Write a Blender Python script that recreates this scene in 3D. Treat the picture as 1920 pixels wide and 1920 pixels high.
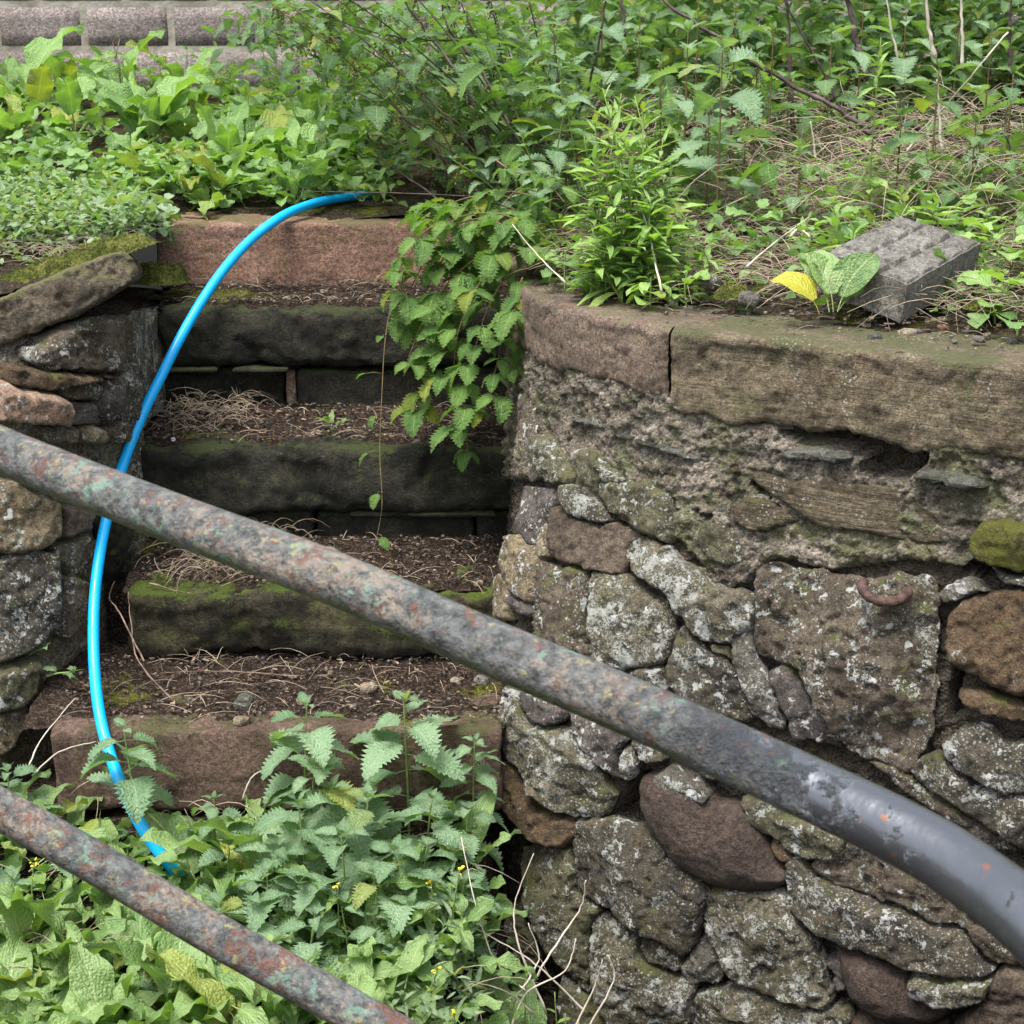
import bpy, math, random
import numpy as np
from mathutils import Vector, Matrix, Quaternion
from mathutils.geometry import delaunay_2d_cdt

# ------------------------------------------------------------------ clear / camera / world / sun
for o in list(bpy.data.objects):
    bpy.data.objects.remove(o)
SC = bpy.context.scene
COL = SC.collection
random.seed(7)
rng = np.random.default_rng(11)

FPX = 3045.0
PITCH = math.radians(17.0)
cd = bpy.data.cameras.new('camera')
cam = bpy.data.objects.new('camera', cd)
COL.objects.link(cam)
cd.sensor_width = 36.0
cd.lens = FPX / 1920 * 36
cd.clip_start = 0.05
cd.clip_end = 300
cam.rotation_euler = (math.radians(90) - PITCH, 0, 0)
cd.dof.use_dof = True
cd.dof.focus_distance = 4.3
cd.dof.aperture_fstop = 22
SC.camera = cam

SUN_EL, SUN_AZ = math.radians(70), math.radians(225)     # high soft light from the upper left
w = bpy.data.worlds.new('World')
SC.world = w
w.use_nodes = True
nt = w.node_tree
nt.nodes.clear()
sky = nt.nodes.new('ShaderNodeTexSky')
sky.sky_type = 'NISHITA'
sky.sun_disc = False
sky.sun_elevation = SUN_EL
sky.sun_rotation = SUN_AZ
sky.dust_density = 4.0
sky.air_density = 1.0
hs = nt.nodes.new('ShaderNodeHueSaturation')
hs.inputs['Saturation'].default_value = 0.42
bg = nt.nodes.new('ShaderNodeBackground')
bg.inputs['Strength'].default_value = 0.12
wo = nt.nodes.new('ShaderNodeOutputWorld')
nt.links.new(sky.outputs[0], hs.inputs['Color'])
nt.links.new(hs.outputs[0], bg.inputs['Color'])
nt.links.new(bg.outputs[0], wo.inputs['Surface'])

sl = bpy.data.lights.new('sun', 'SUN')
sl.energy = 1.5
sl.angle = math.radians(22)
sl.color = (1.0, 0.97, 0.92)
sun = bpy.data.objects.new('sun', sl)
COL.objects.link(sun)
sdir = Vector((math.sin(SUN_AZ) * math.cos(SUN_EL), math.cos(SUN_AZ) * math.cos(SUN_EL), math.sin(SUN_EL)))
sun.rotation_euler = sdir.to_track_quat('Z', 'Y').to_euler()

SC.render.engine = 'CYCLES'
SC.view_settings.view_transform = 'Standard'
SC.view_settings.look = 'None'
SC.view_settings.gamma = 1
SC.view_settings.exposure = 1.62

# ------------------------------------------------------------------ geometry helpers
CT, ST = math.cos(PITCH), math.sin(PITCH)


def P(px, py, D):
    """photo pixel (1920 grid) at the horizontal distance D -> world point"""
    a = (px - 960) / FPX
    b = (py - 960) / FPX
    dy = CT - b * ST
    return Vector((a * D / dy, D, (-ST - b * CT) * D / dy))


def proj(p):
    """world points (n,3) -> pixels"""
    y = p[:, 1] * CT - p[:, 2] * ST
    u = p[:, 1] * ST + p[:, 2] * CT
    return np.stack([960 + FPX * p[:, 0] / y, 960 - FPX * u / y], 1)


_perm = np.arange(256)
rng.shuffle(_perm)
_perm = np.concatenate([_perm, _perm])
_grad = rng.normal(size=(256, 3))
_grad /= np.linalg.norm(_grad, axis=1)[:, None]


def perlin(p):
    pi = np.floor(p).astype(int)
    pf = p - pi
    pi &= 255
    f = pf * pf * pf * (pf * (pf * 6 - 15) + 10)
    out = 0
    for dx in (0, 1):
        wx = f[:, 0] if dx else 1 - f[:, 0]
        for dy in (0, 1):
            wy = f[:, 1] if dy else 1 - f[:, 1]
            for dz in (0, 1):
                wz = f[:, 2] if dz else 1 - f[:, 2]
                h = _perm[_perm[_perm[(pi[:, 0] + dx) & 255] + ((pi[:, 1] + dy) & 255)] + ((pi[:, 2] + dz) & 255)]
                g = _grad[h]
                out = out + wx * wy * wz * ((pf[:, 0] - dx) * g[:, 0] + (pf[:, 1] - dy) * g[:, 1] + (pf[:, 2] - dz) * g[:, 2])
    return out


def fbm(p, scale, octs=4, gain=0.5, ridged=False):
    p = np.asarray(p, float) * scale
    a, s, out = 1.0, 0.0, 0
    for i in range(octs):
        n = perlin(p + 17.3 * i)
        if ridged:
            n = 0.5 - np.abs(n) * 2
        out = out + a * n
        s += a
        a *= gain
        p = p * 2.03
    return out / s * 1.6


def smooth(x, a, b):
    t = np.clip((x - a) / (b - a), 0, 1)
    return t * t * (3 - 2 * t)


def mesh(name, verts, faces, mat=None, shade=True, uv=None):
    me = bpy.data.meshes.new(name)
    if isinstance(verts, np.ndarray):
        verts = verts.tolist()
    me.from_pydata(verts, [], faces)
    if mat:
        me.materials.append(mat)
    if shade:
        me.polygons.foreach_set('use_smooth', [True] * len(me.polygons))
    if uv is not None:
        ul = me.uv_layers.new(name='UVMap')
        li = np.zeros(len(me.loops), int)
        me.loops.foreach_get('vertex_index', li)
        ul.data.foreach_set('uv', np.asarray(uv, float)[li].ravel())
    me.update()
    return me


def obj(name, me, parent=None, label=None, cat=None, group=None, kind=None, loc=None):
    o = bpy.data.objects.new(name, me)
    COL.objects.link(o)
    if parent:
        o.parent = parent
    if loc is not None:
        o.location = loc
    if label:
        o['label'] = label
    if cat:
        o['category'] = cat
    if group:
        o['group'] = group
    if kind:
        o['kind'] = kind
    return o


def grid_faces(nu, nv, close_u=False):
    f = []
    for i in range(nu - (0 if close_u else 1)):
        i2 = (i + 1) % nu
        for j in range(nv - 1):
            f.append((i * nv + j, i2 * nv + j, i2 * nv + j + 1, i * nv + j + 1))
    return f


def tube(path, rad, ns=6, cap=True):
    path = [Vector(p) for p in path]
    n = len(path)
    if not hasattr(rad, '__len__'):
        rad = [rad] * n
    V, F = [], []
    prev = None
    for i, p in enumerate(path):
        t = (path[min(i + 1, n - 1)] - path[max(i - 1, 0)]).normalized()
        if prev is None:
            prev = t.orthogonal().normalized()
        a = (prev - t * prev.dot(t))
        a = a.normalized() if a.length > 1e-6 else t.orthogonal().normalized()
        prev = a
        b = t.cross(a)
        for k in range(ns):
            an = 2 * math.pi * k / ns
            V.append(p + (a * math.cos(an) + b * math.sin(an)) * rad[i])
    for i in range(n - 1):
        for k in range(ns):
            k2 = (k + 1) % ns
            F.append((i * ns + k, i * ns + k2, (i + 1) * ns + k2, (i + 1) * ns + k))
    if cap:
        F.append(tuple(range(ns))[::-1])
        F.append(tuple((n - 1) * ns + k for k in range(ns)))
    return V, F


def spline(pts, m=8):
    pts = [Vector(p) for p in pts]
    q = [pts[0] * 2 - pts[1]] + pts + [pts[-1] * 2 - pts[-2]]
    out = []
    for i in range(1, len(q) - 2):
        for k in range(m):
            t = k / m
            out.append(0.5 * ((2 * q[i]) + (q[i + 1] - q[i - 1]) * t + (2 * q[i - 1] - 5 * q[i] + 4 * q[i + 1] - q[i + 2]) * t * t
                              + (3 * q[i] - q[i - 1] - 3 * q[i + 1] + q[i + 2]) * t ** 3))
    out.append(pts[-1])
    return out


class Acc:
    """collects geometry for one mesh"""
    def __init__(s):
        s.V, s.F, s.U = [], [], []

    def add(s, V, F, U=None):
        k = len(s.V)
        s.V += [tuple(v) for v in V]
        s.F += [tuple(i + k for i in f) for f in F]
        s.U += list(U) if U is not None else [(0, 0)] * len(V)

    def mesh(s, name, mat, shade=True):
        return mesh(name, s.V, s.F, mat, shade, s.U)


# ------------------------------------------------------------------ materials
def new_mat(name):
    m = bpy.data.materials.new(name)
    m.use_nodes = True
    m.node_tree.nodes.clear()
    return m, NT(m.node_tree)


class NT:
    def __init__(s, t):
        s.t = t

    def n(s, typ, **kw):
        nd = s.t.nodes.new(typ)
        for k, v in kw.items():
            if k.startswith('i_'):
                nd.inputs[k[2:].replace('_', ' ')].default_value = v
            else:
                setattr(nd, k, v)
        return nd

    def l(s, a, b):
        s.t.links.new(a, b)

    def coords(s, rnd=True, scale=None):
        g = s.n('ShaderNodeNewGeometry')
        out = g.outputs['Position']
        if scale:
            mp = s.n('ShaderNodeMapping')
            mp.inputs['Scale'].default_value = scale
            s.l(out, mp.inputs['Vector'])
            out = mp.outputs[0]
        if rnd:
            oi = s.n('ShaderNodeObjectInfo')
            mu = s.n('ShaderNodeMath', operation='MULTIPLY')
            mu.inputs[1].default_value = 13.0
            s.l(oi.outputs['Random'], mu.inputs[0])
            ad = s.n('ShaderNodeVectorMath', operation='ADD')
            s.l(out, ad.inputs[0])
            s.l(mu.outputs[0], ad.inputs[1])
            out = ad.outputs[0]
        return out

    def noise(s, vec, scale, detail=4, rough=0.55, dist=0.0):
        n = s.n('ShaderNodeTexNoise')
        n.inputs['Scale'].default_value = scale
        n.inputs['Detail'].default_value = detail
        n.inputs['Roughness'].default_value = rough
        n.inputs['Distortion'].default_value = dist
        s.l(vec, n.inputs['Vector'])
        return n.outputs['Fac']

    def voro(s, vec, scale, feat='F1', out='Distance', rnd=1.0):
        n = s.n('ShaderNodeTexVoronoi', feature=feat)
        n.inputs['Scale'].default_value = scale
        n.inputs['Randomness'].default_value = rnd
        s.l(vec, n.inputs['Vector'])
        return n.outputs[out]

    def ramp(s, fac, a, b, v0=0.0, v1=1.0):
        n = s.n('ShaderNodeMapRange')
        n.interpolation_type = 'SMOOTHSTEP'
        n.inputs['From Min'].default_value = a
        n.inputs['From Max'].default_value = b
        n.inputs['To Min'].default_value = v0
        n.inputs['To Max'].default_value = v1
        s.l(fac, n.inputs['Value'])
        return n.outputs[0]

    def m(s, op, a, b=0.0, c=None):
        n = s.n('ShaderNodeMath', operation=op)
        for i, v in enumerate((a, b, c)):
            if v is None:
                continue
            if isinstance(v, (int, float)):
                n.inputs[i].default_value = v
            else:
                s.l(v, n.inputs[i])
        return n.outputs[0]

    def mix(s, fac, a, b, blend='MIX'):
        n = s.n('ShaderNodeMix', data_type='RGBA', blend_type=blend)
        ins = [n.inputs[0], n.inputs[6], n.inputs[7]]
        for i, v in zip(ins, (fac, a, b)):
            if isinstance(v, (int, float)):
                i.default_value = v
            elif isinstance(v, tuple):
                i.default_value = (*v, 1)
            else:
                s.l(v, i)
        return n.outputs[2]

    def bump(s, h, strength=0.5, dist=0.01, normal=None):
        n = s.n('ShaderNodeBump')
        n.inputs['Strength'].default_value = strength
        n.inputs['Distance'].default_value = dist
        s.l(h, n.inputs['Height'])
        if normal:
            s.l(normal, n.inputs['Normal'])
        return n.outputs[0]

    def out(s, color, rough=0.8, normal=None, spec=0.3, metal=0.0, transl=None, coat=0):
        p = s.n('ShaderNodeBsdfPrincipled')
        for k, v in (('Base Color', color), ('Roughness', rough), ('Metallic', metal), ('Specular IOR Level', spec)):
            if isinstance(v, (int, float)):
                p.inputs[k].default_value = v
            elif isinstance(v, tuple):
                p.inputs[k].default_value = (*v, 1)
            else:
                s.l(v, p.inputs[k])
        if normal:
            s.l(normal, p.inputs['Normal'])
        o = s.n('ShaderNodeOutputMaterial')
        sh = p.outputs[0]
        if transl:
            t = s.n('ShaderNodeBsdfTranslucent')
            c, f = transl
            if isinstance(c, tuple):
                t.inputs[0].default_value = (*c, 1)
            else:
                s.l(c, t.inputs[0])
            mx = s.n('ShaderNodeMixShader')
            mx.inputs[0].default_value = f
            s.l(sh, mx.inputs[1])
            s.l(t.outputs[0], mx.inputs[2])
            sh = mx.outputs[0]
        s.l(sh, o.inputs['Surface'])


def rock_mat(name, c1, c2, c3, lichen=0.3, moss=0.3, mosscol=(0.10, 0.115, 0.025), strata=0.0, fine=1.0, rough=0.85, topmoss=0.0, lich_col=(0.50, 0.51, 0.46)):
    m, t = new_mat(name)
    v = t.coords()
    c1, c2, c3 = (tuple(x * .80 for x in c_) for c_ in (c1, c2, c3))
    c = t.mix(t.ramp(t.noise(v, 7, 6, 0.65), 0.36, 0.64), c1, c2)
    c = t.mix(t.m('MULTIPLY', t.ramp(t.noise(v, 17, 7, 0.7, 0.4), 0.5, 0.66), 0.75), c, c3)
    # mineral grain
    g = t.noise(v, 260, 5, 0.75)
    c = t.mix(1.0, c, t.mix(t.ramp(g, 0.3, 0.7), (0.55, 0.54, 0.52), (1.5, 1.48, 1.42)), 'MULTIPLY')
    g2 = t.noise(v, 75, 6, 0.75)
    c = t.mix(1.0, c, t.mix(t.ramp(g2, 0.36, 0.64), (0.6, 0.6, 0.6), (1.35, 1.34, 1.3)), 'MULTIPLY')
    if strata:
        vs = t.coords(scale=(1.2, 1.2, 26))
        s1 = t.noise(vs, 6, 6, 0.6, 0.15)
        c = t.mix(t.ramp(s1, 0.52, 0.62, 0, strata), c, tuple(x * 0.42 for x in c1))
        c = t.mix(t.ramp(s1, 0.46, 0.38, 0, strata * 0.5), c, tuple(min(x * 1.6, .6) for x in c2))
    # dark pits
    pit = t.ramp(t.voro(v, 60), 0.16, 0.05)
    pit = t.m('MULTIPLY', pit, t.ramp(t.noise(v, 12, 2), 0.5, 0.6))
    c = t.mix(t.m('MULTIPLY', pit, 0.7), c, (0.02, 0.018, 0.015))
    # moss / algae film
    geo = t.n('ShaderNodeNewGeometry')
    sx = t.n('ShaderNodeSeparateXYZ')
    t.l(geo.outputs['Normal'], sx.inputs[0])
    up = t.m('MULTIPLY', sx.outputs['Z'], 0.12 + topmoss)
    mm = t.m('ADD', t.m('ADD', t.noise(v, 8, 7, 0.72), up), t.m('MULTIPLY', t.noise(v, 90, 3), 0.25))
    mf = t.ramp(mm, 0.83 - 0.25 * moss, 0.93 - 0.2 * moss)
    c = t.mix(t.m('MULTIPLY', mf, min(1.0, 0.55 + 0.4 * moss)), c, t.mix(t.noise(v, 120, 3), tuple(x * .5 for x in mosscol), tuple(x * 1.9 for x in mosscol)))
    # pale lichen
    lm = t.noise(v, 13, 4, 0.6, 0.5)
    lf = t.noise(v, 150, 6, 0.8)
    lg = t.noise(v, 48, 4, 0.7, .3)
    ls = t.m('ADD', t.m('ADD', t.m('MULTIPLY', lm, 0.75), t.m('MULTIPLY', lf, 0.72)), t.m('MULTIPLY', lg, 0.5))
    lo = 1.212 - 0.215 * lichen
    lk = t.ramp(ls, lo, lo + 0.05)
    big = t.m('MULTIPLY', t.ramp(t.m('ADD', t.noise(v, 34, 4, .65, .3), t.m('MULTIPLY', lf, .25)), 0.715, 0.735), t.ramp(lm, .44, .50))
    lk = t.m('MAXIMUM', lk, t.m('MULTIPLY', big, 1.0 if lichen > .3 else 0.0))
    sp = t.m('MULTIPLY', t.ramp(t.voro(v, 95), 0.33, 0.22), t.ramp(t.noise(v, 9, 3), 0.62 - 0.2 * lichen, 0.72 - 0.2 * lichen))
    lk = t.m('MAXIMUM', lk, t.m('MULTIPLY', sp, 0.8 if lichen > 0.05 else 0.0))
    c = t.mix(t.m('MULTIPLY', lk, 0.88), c, t.mix(t.noise(v, 150, 3), tuple(x * .62 for x in lich_col), tuple(min(.75, x * 1.25) for x in lich_col)))
    if lichen > .3:
        c = t.mix(t.m('MULTIPLY', big, .85), c, t.mix(t.noise(v, 210, 3), (.48, .48, .45), (.74, .74, .71)))
    h = t.m('ADD', t.m('MULTIPLY', g2, 1.0), t.m('MULTIPLY', g, 0.35 * fine))
    h = t.m('ADD', h, t.m('MULTIPLY', lk, 0.12))
    h = t.m('SUBTRACT', h, t.m('MULTIPLY', pit, 0.7))
    h = t.m('ADD', h, t.m('MULTIPLY', mf, 0.15))
    if strata:
        h = t.m('ADD', h, t.m('MULTIPLY', s1, 2.2 * strata))
    t.out(c, rough, t.bump(h, 1.0, 0.019), 0.25)
    return m


M = {}
M['brown'] = rock_mat('brown_sandstone', (0.109, 0.083, 0.067), (0.218, 0.172, 0.132), (0.086, 0.069, 0.063), 0.12, 0.15)
M['purple'] = rock_mat('purple_grey_stone', (0.098, 0.083, 0.081), (0.196, 0.17, 0.161), (0.081, 0.067, 0.067), 0.38, 0.2)
M['tan'] = rock_mat('tan_stone', (0.22, 0.17, 0.105), (0.40, 0.33, 0.22), (0.14, 0.105, 0.07), 0.55, 0.3)
M['lichen'] = rock_mat('lichened_grey_stone', (0.125, 0.108, 0.078), (0.255, 0.23, 0.17), (0.11, 0.10, 0.05), 0.92, 0.45)
M['spotty'] = rock_mat('dark_spotted_stone', (0.075, 0.066, 0.058), (0.16, 0.14, 0.11), (0.19, 0.155, 0.085), 0.70, 0.35)
M['olive'] = rock_mat('mossy_stone', (0.115, 0.105, 0.07), (0.22, 0.205, 0.135), (0.10, 0.098, 0.05), 0.62, 0.62, (0.12, 0.125, 0.045))
M['green'] = rock_mat('green_algae_stone', (0.13, 0.125, 0.035), (0.20, 0.19, 0.07), (0.085, 0.08, 0.025), 0.1, 0.95, (0.10, 0.105, 0.015))
M['rust'] = rock_mat('orange_brown_stone', (0.12, 0.08, 0.048), (0.20, 0.14, 0.088), (0.065, 0.055, 0.045), 0.3, 0.3)
M['red'] = rock_mat('red_block', (0.375, 0.25, 0.188), (0.525, 0.388, 0.288), (0.325, 0.175, 0.125), 0.55, 0.1)
M['cobble'] = rock_mat('smooth_cobble', (0.083, 0.061, 0.053), (0.138, 0.103, 0.088), (0.11, 0.077, 0.061), 0.0, 0.02, fine=0.5, rough=0.6)
M['grain'] = rock_mat('banded_stone', (0.125, 0.10, 0.068), (0.21, 0.175, 0.12), (0.10, 0.095, 0.05), 0.3, 0.35, strata=0.5)
M['slate'] = rock_mat('slate', (0.12, 0.125, 0.11), (0.21, 0.215, 0.19), (0.12, 0.125, 0.09), 0.15, 0.35, strata=0.6)
M['crust'] = rock_mat('crusted_stone', (0.115, 0.092, 0.074), (0.225, 0.185, 0.145), (0.14, 0.125, 0.065), 0.62, 0.45)
M['mortarstone'] = rock_mat('mortar_lump', (0.15, 0.135, 0.115), (0.25, 0.23, 0.20), (0.13, 0.12, 0.10), 0.6, 0.15)
M['cope1'] = rock_mat('smooth_coping_sandstone', (0.192, 0.15, 0.118), (0.312, 0.24, 0.192), (0.252, 0.162, 0.134), 0.02, 0.42, (0.15, 0.15, 0.075))
M['cope2'] = rock_mat('tooled_coping_sandstone', (0.165, 0.135, 0.092), (0.30, 0.25, 0.175), (0.29, 0.205, 0.155), 0.26, 0.72, (0.10, 0.105, 0.045), strata=0.24, lich_col=(0.6, 0.56, 0.48))
M['stepred'] = rock_mat('red_sandstone_step', (0.338, 0.196, 0.149), (0.486, 0.304, 0.236), (0.297, 0.216, 0.121), 0.0, 0.6, (0.12, 0.11, 0.045))
M['steplow'] = rock_mat('brown_red_step', (0.156, 0.101, 0.081), (0.286, 0.195, 0.156), (0.13, 0.111, 0.065), 0.0, 0.55, (0.08, 0.085, 0.03))
M['stepdark'] = rock_mat('shade_darkened_step', (0.020, 0.020, 0.016), (0.060, 0.057, 0.040), (0.012, 0.013, 0.010), 0.0, 0.45, (0.05, 0.065, 0.018), topmoss=0.10, rough=0.7)  # shade of the faces below the ledges is put into this dark colour
M['stepmoss'] = rock_mat('mossy_step', (0.042, 0.036, 0.024), (0.115, 0.10, 0.058), (0.03, 0.03, 0.02), 0.0, 0.66, (0.075, 0.11, 0.012), topmoss=0.07, rough=0.75)
M['capslab'] = rock_mat('weathered_cap_slab', (0.15, 0.122, 0.09), (0.269, 0.225, 0.169), (0.119, 0.106, 0.094), 0.05, 0.4, (0.14, 0.14, 0.05), topmoss=0.2)
M['paver'] = rock_mat('grey_concrete', (0.257, 0.243, 0.23), (0.392, 0.378, 0.351), (0.23, 0.216, 0.189), 0.15, 0.2)
M['pebblegrey'] = rock_mat('grey_pebble', (0.14, 0.14, 0.135), (0.28, 0.27, 0.25), (0.2, 0.18, 0.16), 0.1, 0.0)
M['pebbletan'] = rock_mat('tan_pebble', (0.34, 0.28, 0.2), (0.5, 0.43, 0.34), (0.4, 0.24, 0.16), 0.2, 0.0)
M['pebblered'] = rock_mat('red_pebble', (0.33, 0.16, 0.10), (0.42, 0.22, 0.15), (0.3, 0.14, 0.1), 0.1, 0.0)


def mortar_mat():
    m, t = new_mat('lime_mortar')
    v = t.coords(False)
    c = t.mix(t.ramp(t.noise(v, 5, 5), 0.38, 0.62), (0.13, 0.116, 0.096), (0.27, 0.248, 0.212))
    cell = t.voro(v, 110, out='Color')
    sx = t.n('ShaderNodeSeparateColor')
    t.l(cell, sx.inputs[0])
    c = t.mix(1.0, c, t.mix(sx.outputs[0], (0.5, 0.5, 0.52), (1.5, 1.42, 1.3)), 'MULTIPLY')
    g = t.noise(v, 330, 4, 0.7)
    c = t.mix(1.0, c, t.mix(t.ramp(g, 0.3, 0.7), (0.55, 0.55, 0.55), (1.45, 1.42, 1.38)), 'MULTIPLY')
    c = t.mix(t.m('MULTIPLY', t.ramp(t.m('ADD', t.noise(v, 6.5, 6, 0.7), t.m('MULTIPLY', g, .15)), 0.55, 0.68), 0.7), c, (0.11, 0.115, 0.045))
    c = t.mix(t.m('MULTIPLY', t.ramp(t.noise(v, 42, 6, 0.8), 0.56, 0.64), 0.6), c, (0.45, 0.44, 0.41))
    vd = t.voro(v, 110)
    vd2 = t.voro(v, 45)
    h = t.m('ADD', t.m('MULTIPLY', vd, -1.1), t.m('ADD', g, t.m('MULTIPLY', vd2, -1.0)))
    t.out(c, 0.95, t.bump(h, 1.0, 0.009), 0.15)
    return m


M['mortar'] = mortar_mat()


def soil_mat(name, c1, c2, mossy=0.0):
    m, t = new_mat(name)
    v = t.coords(False)
    c = t.mix(t.ramp(t.noise(v, 30, 8, 0.75), 0.35, 0.65), c1, c2)
    sx = t.n('ShaderNodeSeparateColor')
    t.l(t.voro(v, 170, out='Color'), sx.inputs[0])
    c = t.mix(t.ramp(sx.outputs[0], 0.72, 0.9, 0, 0.6), c, (0.17, 0.12, 0.085))
    if mossy:
        mf = t.ramp(t.m('ADD', t.noise(v, 5, 6, 0.7), t.m('MULTIPLY', t.noise(v, 60, 3), .2)), 0.75 - mossy * .3, 0.85 - mossy * .3)
        c = t.mix(mf, c, t.mix(t.noise(v, 150, 3), (0.05, 0.06, 0.008), (0.22, 0.23, 0.03)))
    h = t.m('ADD', t.noise(v, 60, 8, 0.75), t.m('MULTIPLY', t.voro(v, 130), 0.8))
    t.out(c, 0.95, t.bump(h, 1.0, 0.02), 0.1)
    return m


M['joint'] = soil_mat('shade_darkened_joint', (0.040, 0.034, 0.026), (0.13, 0.112, 0.088), 0.1)  # crevice shade painted as a darker colour for the recessed joints
M['soil'] = soil_mat('dark_soil', (0.018, 0.013, 0.010), (0.055, 0.040, 0.030))
M['soilstep'] = soil_mat('step_soil', (0.020, 0.014, 0.011), (0.06, 0.043, 0.033), 0.22)
M['bank'] = soil_mat('bank_soil', (0.022, 0.018, 0.011), (0.07, 0.055, 0.036), 0.3)


def moss_mat():
    m, t = new_mat('moss')
    v = t.coords(False)
    c = t.mix(t.ramp(t.noise(v, 22, 4), .35, .65), (0.075, 0.095, 0.02), (0.20, 0.21, 0.055))
    c = t.mix(1.0, c, t.mix(t.ramp(t.noise(v, 160, 5, .8), .35, .65), (.25, .25, .25), (1.8, 1.8, 1.7)), 'MULTIPLY')
    t.out(c, 0.95, t.bump(t.noise(v, 130, 6, .8), 1.0, 0.03), 0.1)
    return m


M['moss'] = moss_mat()


def leaf_mat(name, dark, light, nv=9.0, slope=0.55, vein=0.45, gloss=0.42, yellow=0.12, quilt=1.0, back=0.32, spots=0.0, transl=0.3, spec=0.5):
    m, t = new_mat(name)
    uvn = t.n('ShaderNodeUVMap')
    sx = t.n('ShaderNodeSeparateXYZ')
    t.l(uvn.outputs[0], sx.inputs[0])
    u, vv = sx.outputs[0], sx.outputs[1]
    av = t.m('ABSOLUTE', vv)
    oi = t.n('ShaderNodeObjectInfo')
    geo = t.n('ShaderNodeNewGeometry')
    r1 = t.m('FRACT', t.m('ADD', oi.outputs['Random'], geo.outputs['Random Per Island']))
    r2 = t.m('FRACT', t.m('MULTIPLY', r1, 7.31))
    v = t.coords()
    c = t.mix(r1, dark, light)
    c = t.mix(t.ramp(t.noise(v, 26, 4, 0.6), 0.35, 0.7, 0, 0.5), c, light)
    c = t.mix(t.ramp(r2, 1 - yellow, 1.0, 0, 0.8), c, (0.27, 0.29, 0.035))
    if spots:
        c = t.mix(t.m('MULTIPLY', t.ramp(t.noise(v, 55, 5, 0.7), 0.66, 0.72), spots), c, (0.16, 0.10, 0.03))
    ph = t.m('ADD', t.m('MULTIPLY', t.m('SUBTRACT', u, t.m('MULTIPLY', av, slope)), nv), t.m('MULTIPLY', t.noise(v, 22, 3), 1.6))
    tri = t.m('ABSOLUTE', t.m('SUBTRACT', t.m('FRACT', ph), 0.5))      # .5 at vein, 0 between
    vl = t.ramp(tri, 0.41, 0.49)
    mid = t.ramp(av, 0.07, 0.02)
    vn = t.m('MAXIMUM', t.m('MULTIPLY', vl, 0.6), mid)
    c = t.mix(t.m('MULTIPLY', vn, vein), c, tuple(min(.6, x * 1.9 + .05) for x in light))
    cm = t.mix(geo.outputs['Backfacing'], c, t.mix(0.35, c, (0.24, 0.28, 0.17)))
    h = t.m('ADD', t.m('MULTIPLY', tri, -0.8 * quilt), t.m('MULTIPLY', t.noise(v, 110, 4, 0.65), 1.5 * quilt))
    h = t.m('ADD', h, t.m('MULTIPLY', t.voro(v, 140), -1.1 * quilt))
    h = t.m('ADD', h, t.m('MULTIPLY', t.noise(v, 32, 3), 1.4 * quilt))
    t.out(cm, gloss, t.bump(h, 0.75, 0.006), spec, transl=(t.mix(1.0, c, (1.5, 1.7, 0.5), 'MULTIPLY'), transl))
    return m


M['dock'] = leaf_mat('dock_leaf', (0.10, 0.19, 0.055), (0.245, 0.36, 0.13), nv=8, vein=0.5, yellow=0.14, spots=0.7, gloss=0.36, quilt=.62)
M['dockfar'] = leaf_mat('bank_dock_leaf', (0.12, 0.23, 0.06), (0.24, 0.39, 0.12), nv=8, vein=0.3, yellow=0.2, spots=0.3, gloss=0.36)
M['nettle'] = leaf_mat('nettle_leaf', (0.12, 0.215, 0.105), (0.25, 0.37, 0.21), nv=8, slope=0.4, vein=0.2, yellow=0.07, gloss=0.38, spots=.15)
M['nettledark'] = leaf_mat('tall_nettle_leaf', (0.06, 0.125, 0.045), (0.16, 0.27, 0.10), nv=8, slope=0.4, vein=0.3, yellow=0.14, gloss=0.38, spots=0.3)
M['bramble'] = leaf_mat('bramble_leaf', (0.075, 0.16, 0.04), (0.17, 0.29, 0.065), nv=10, slope=0.5, vein=0.35, yellow=0.2, gloss=0.36, quilt=1.3, spots=.2)
M['willow'] = leaf_mat('willowherb_leaf', (0.17, 0.31, 0.07), (0.33, 0.49, 0.15), nv=7, vein=0.3, yellow=0.1, gloss=0.42, quilt=.5)
M['small'] = leaf_mat('creeping_leaf', (0.085, 0.17, 0.05), (0.20, 0.33, 0.10), nv=5, vein=0.15, yellow=0.1, gloss=0.45, quilt=.5)
M['smallsilver'] = leaf_mat('silvery_small_leaf', (0.15, 0.235, 0.12), (0.28, 0.37, 0.21), nv=5, vein=0.1, yellow=0.08, gloss=0.45, quilt=.5)
M['yellowleaf'] = leaf_mat('yellowed_leaf', (0.30, 0.33, 0.03), (0.50, 0.42, 0.04), nv=8, vein=0.3, yellow=0.0, gloss=0.4, spots=1.0, quilt=.4)


def plain(name, c1, c2, scale=30, rough=0.8, b=0.6, dist=0.004, spec=0.3, var=True):
    m, t = new_mat(name)
    v = t.coords()
    c = t.mix(t.ramp(t.noise(v, scale, 5, 0.65), 0.35, 0.65), c1, c2)
    if var:
        geo = t.n('ShaderNodeNewGeometry')
        c = t.mix(1.0, c, t.mix(geo.outputs['Random Per Island'], (0.55, 0.55, 0.55), (1.4, 1.35, 1.3)), 'MULTIPLY')
    t.out(c, rough, t.bump(t.noise(v, scale * 3, 4), b, dist), spec)
    return m


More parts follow.
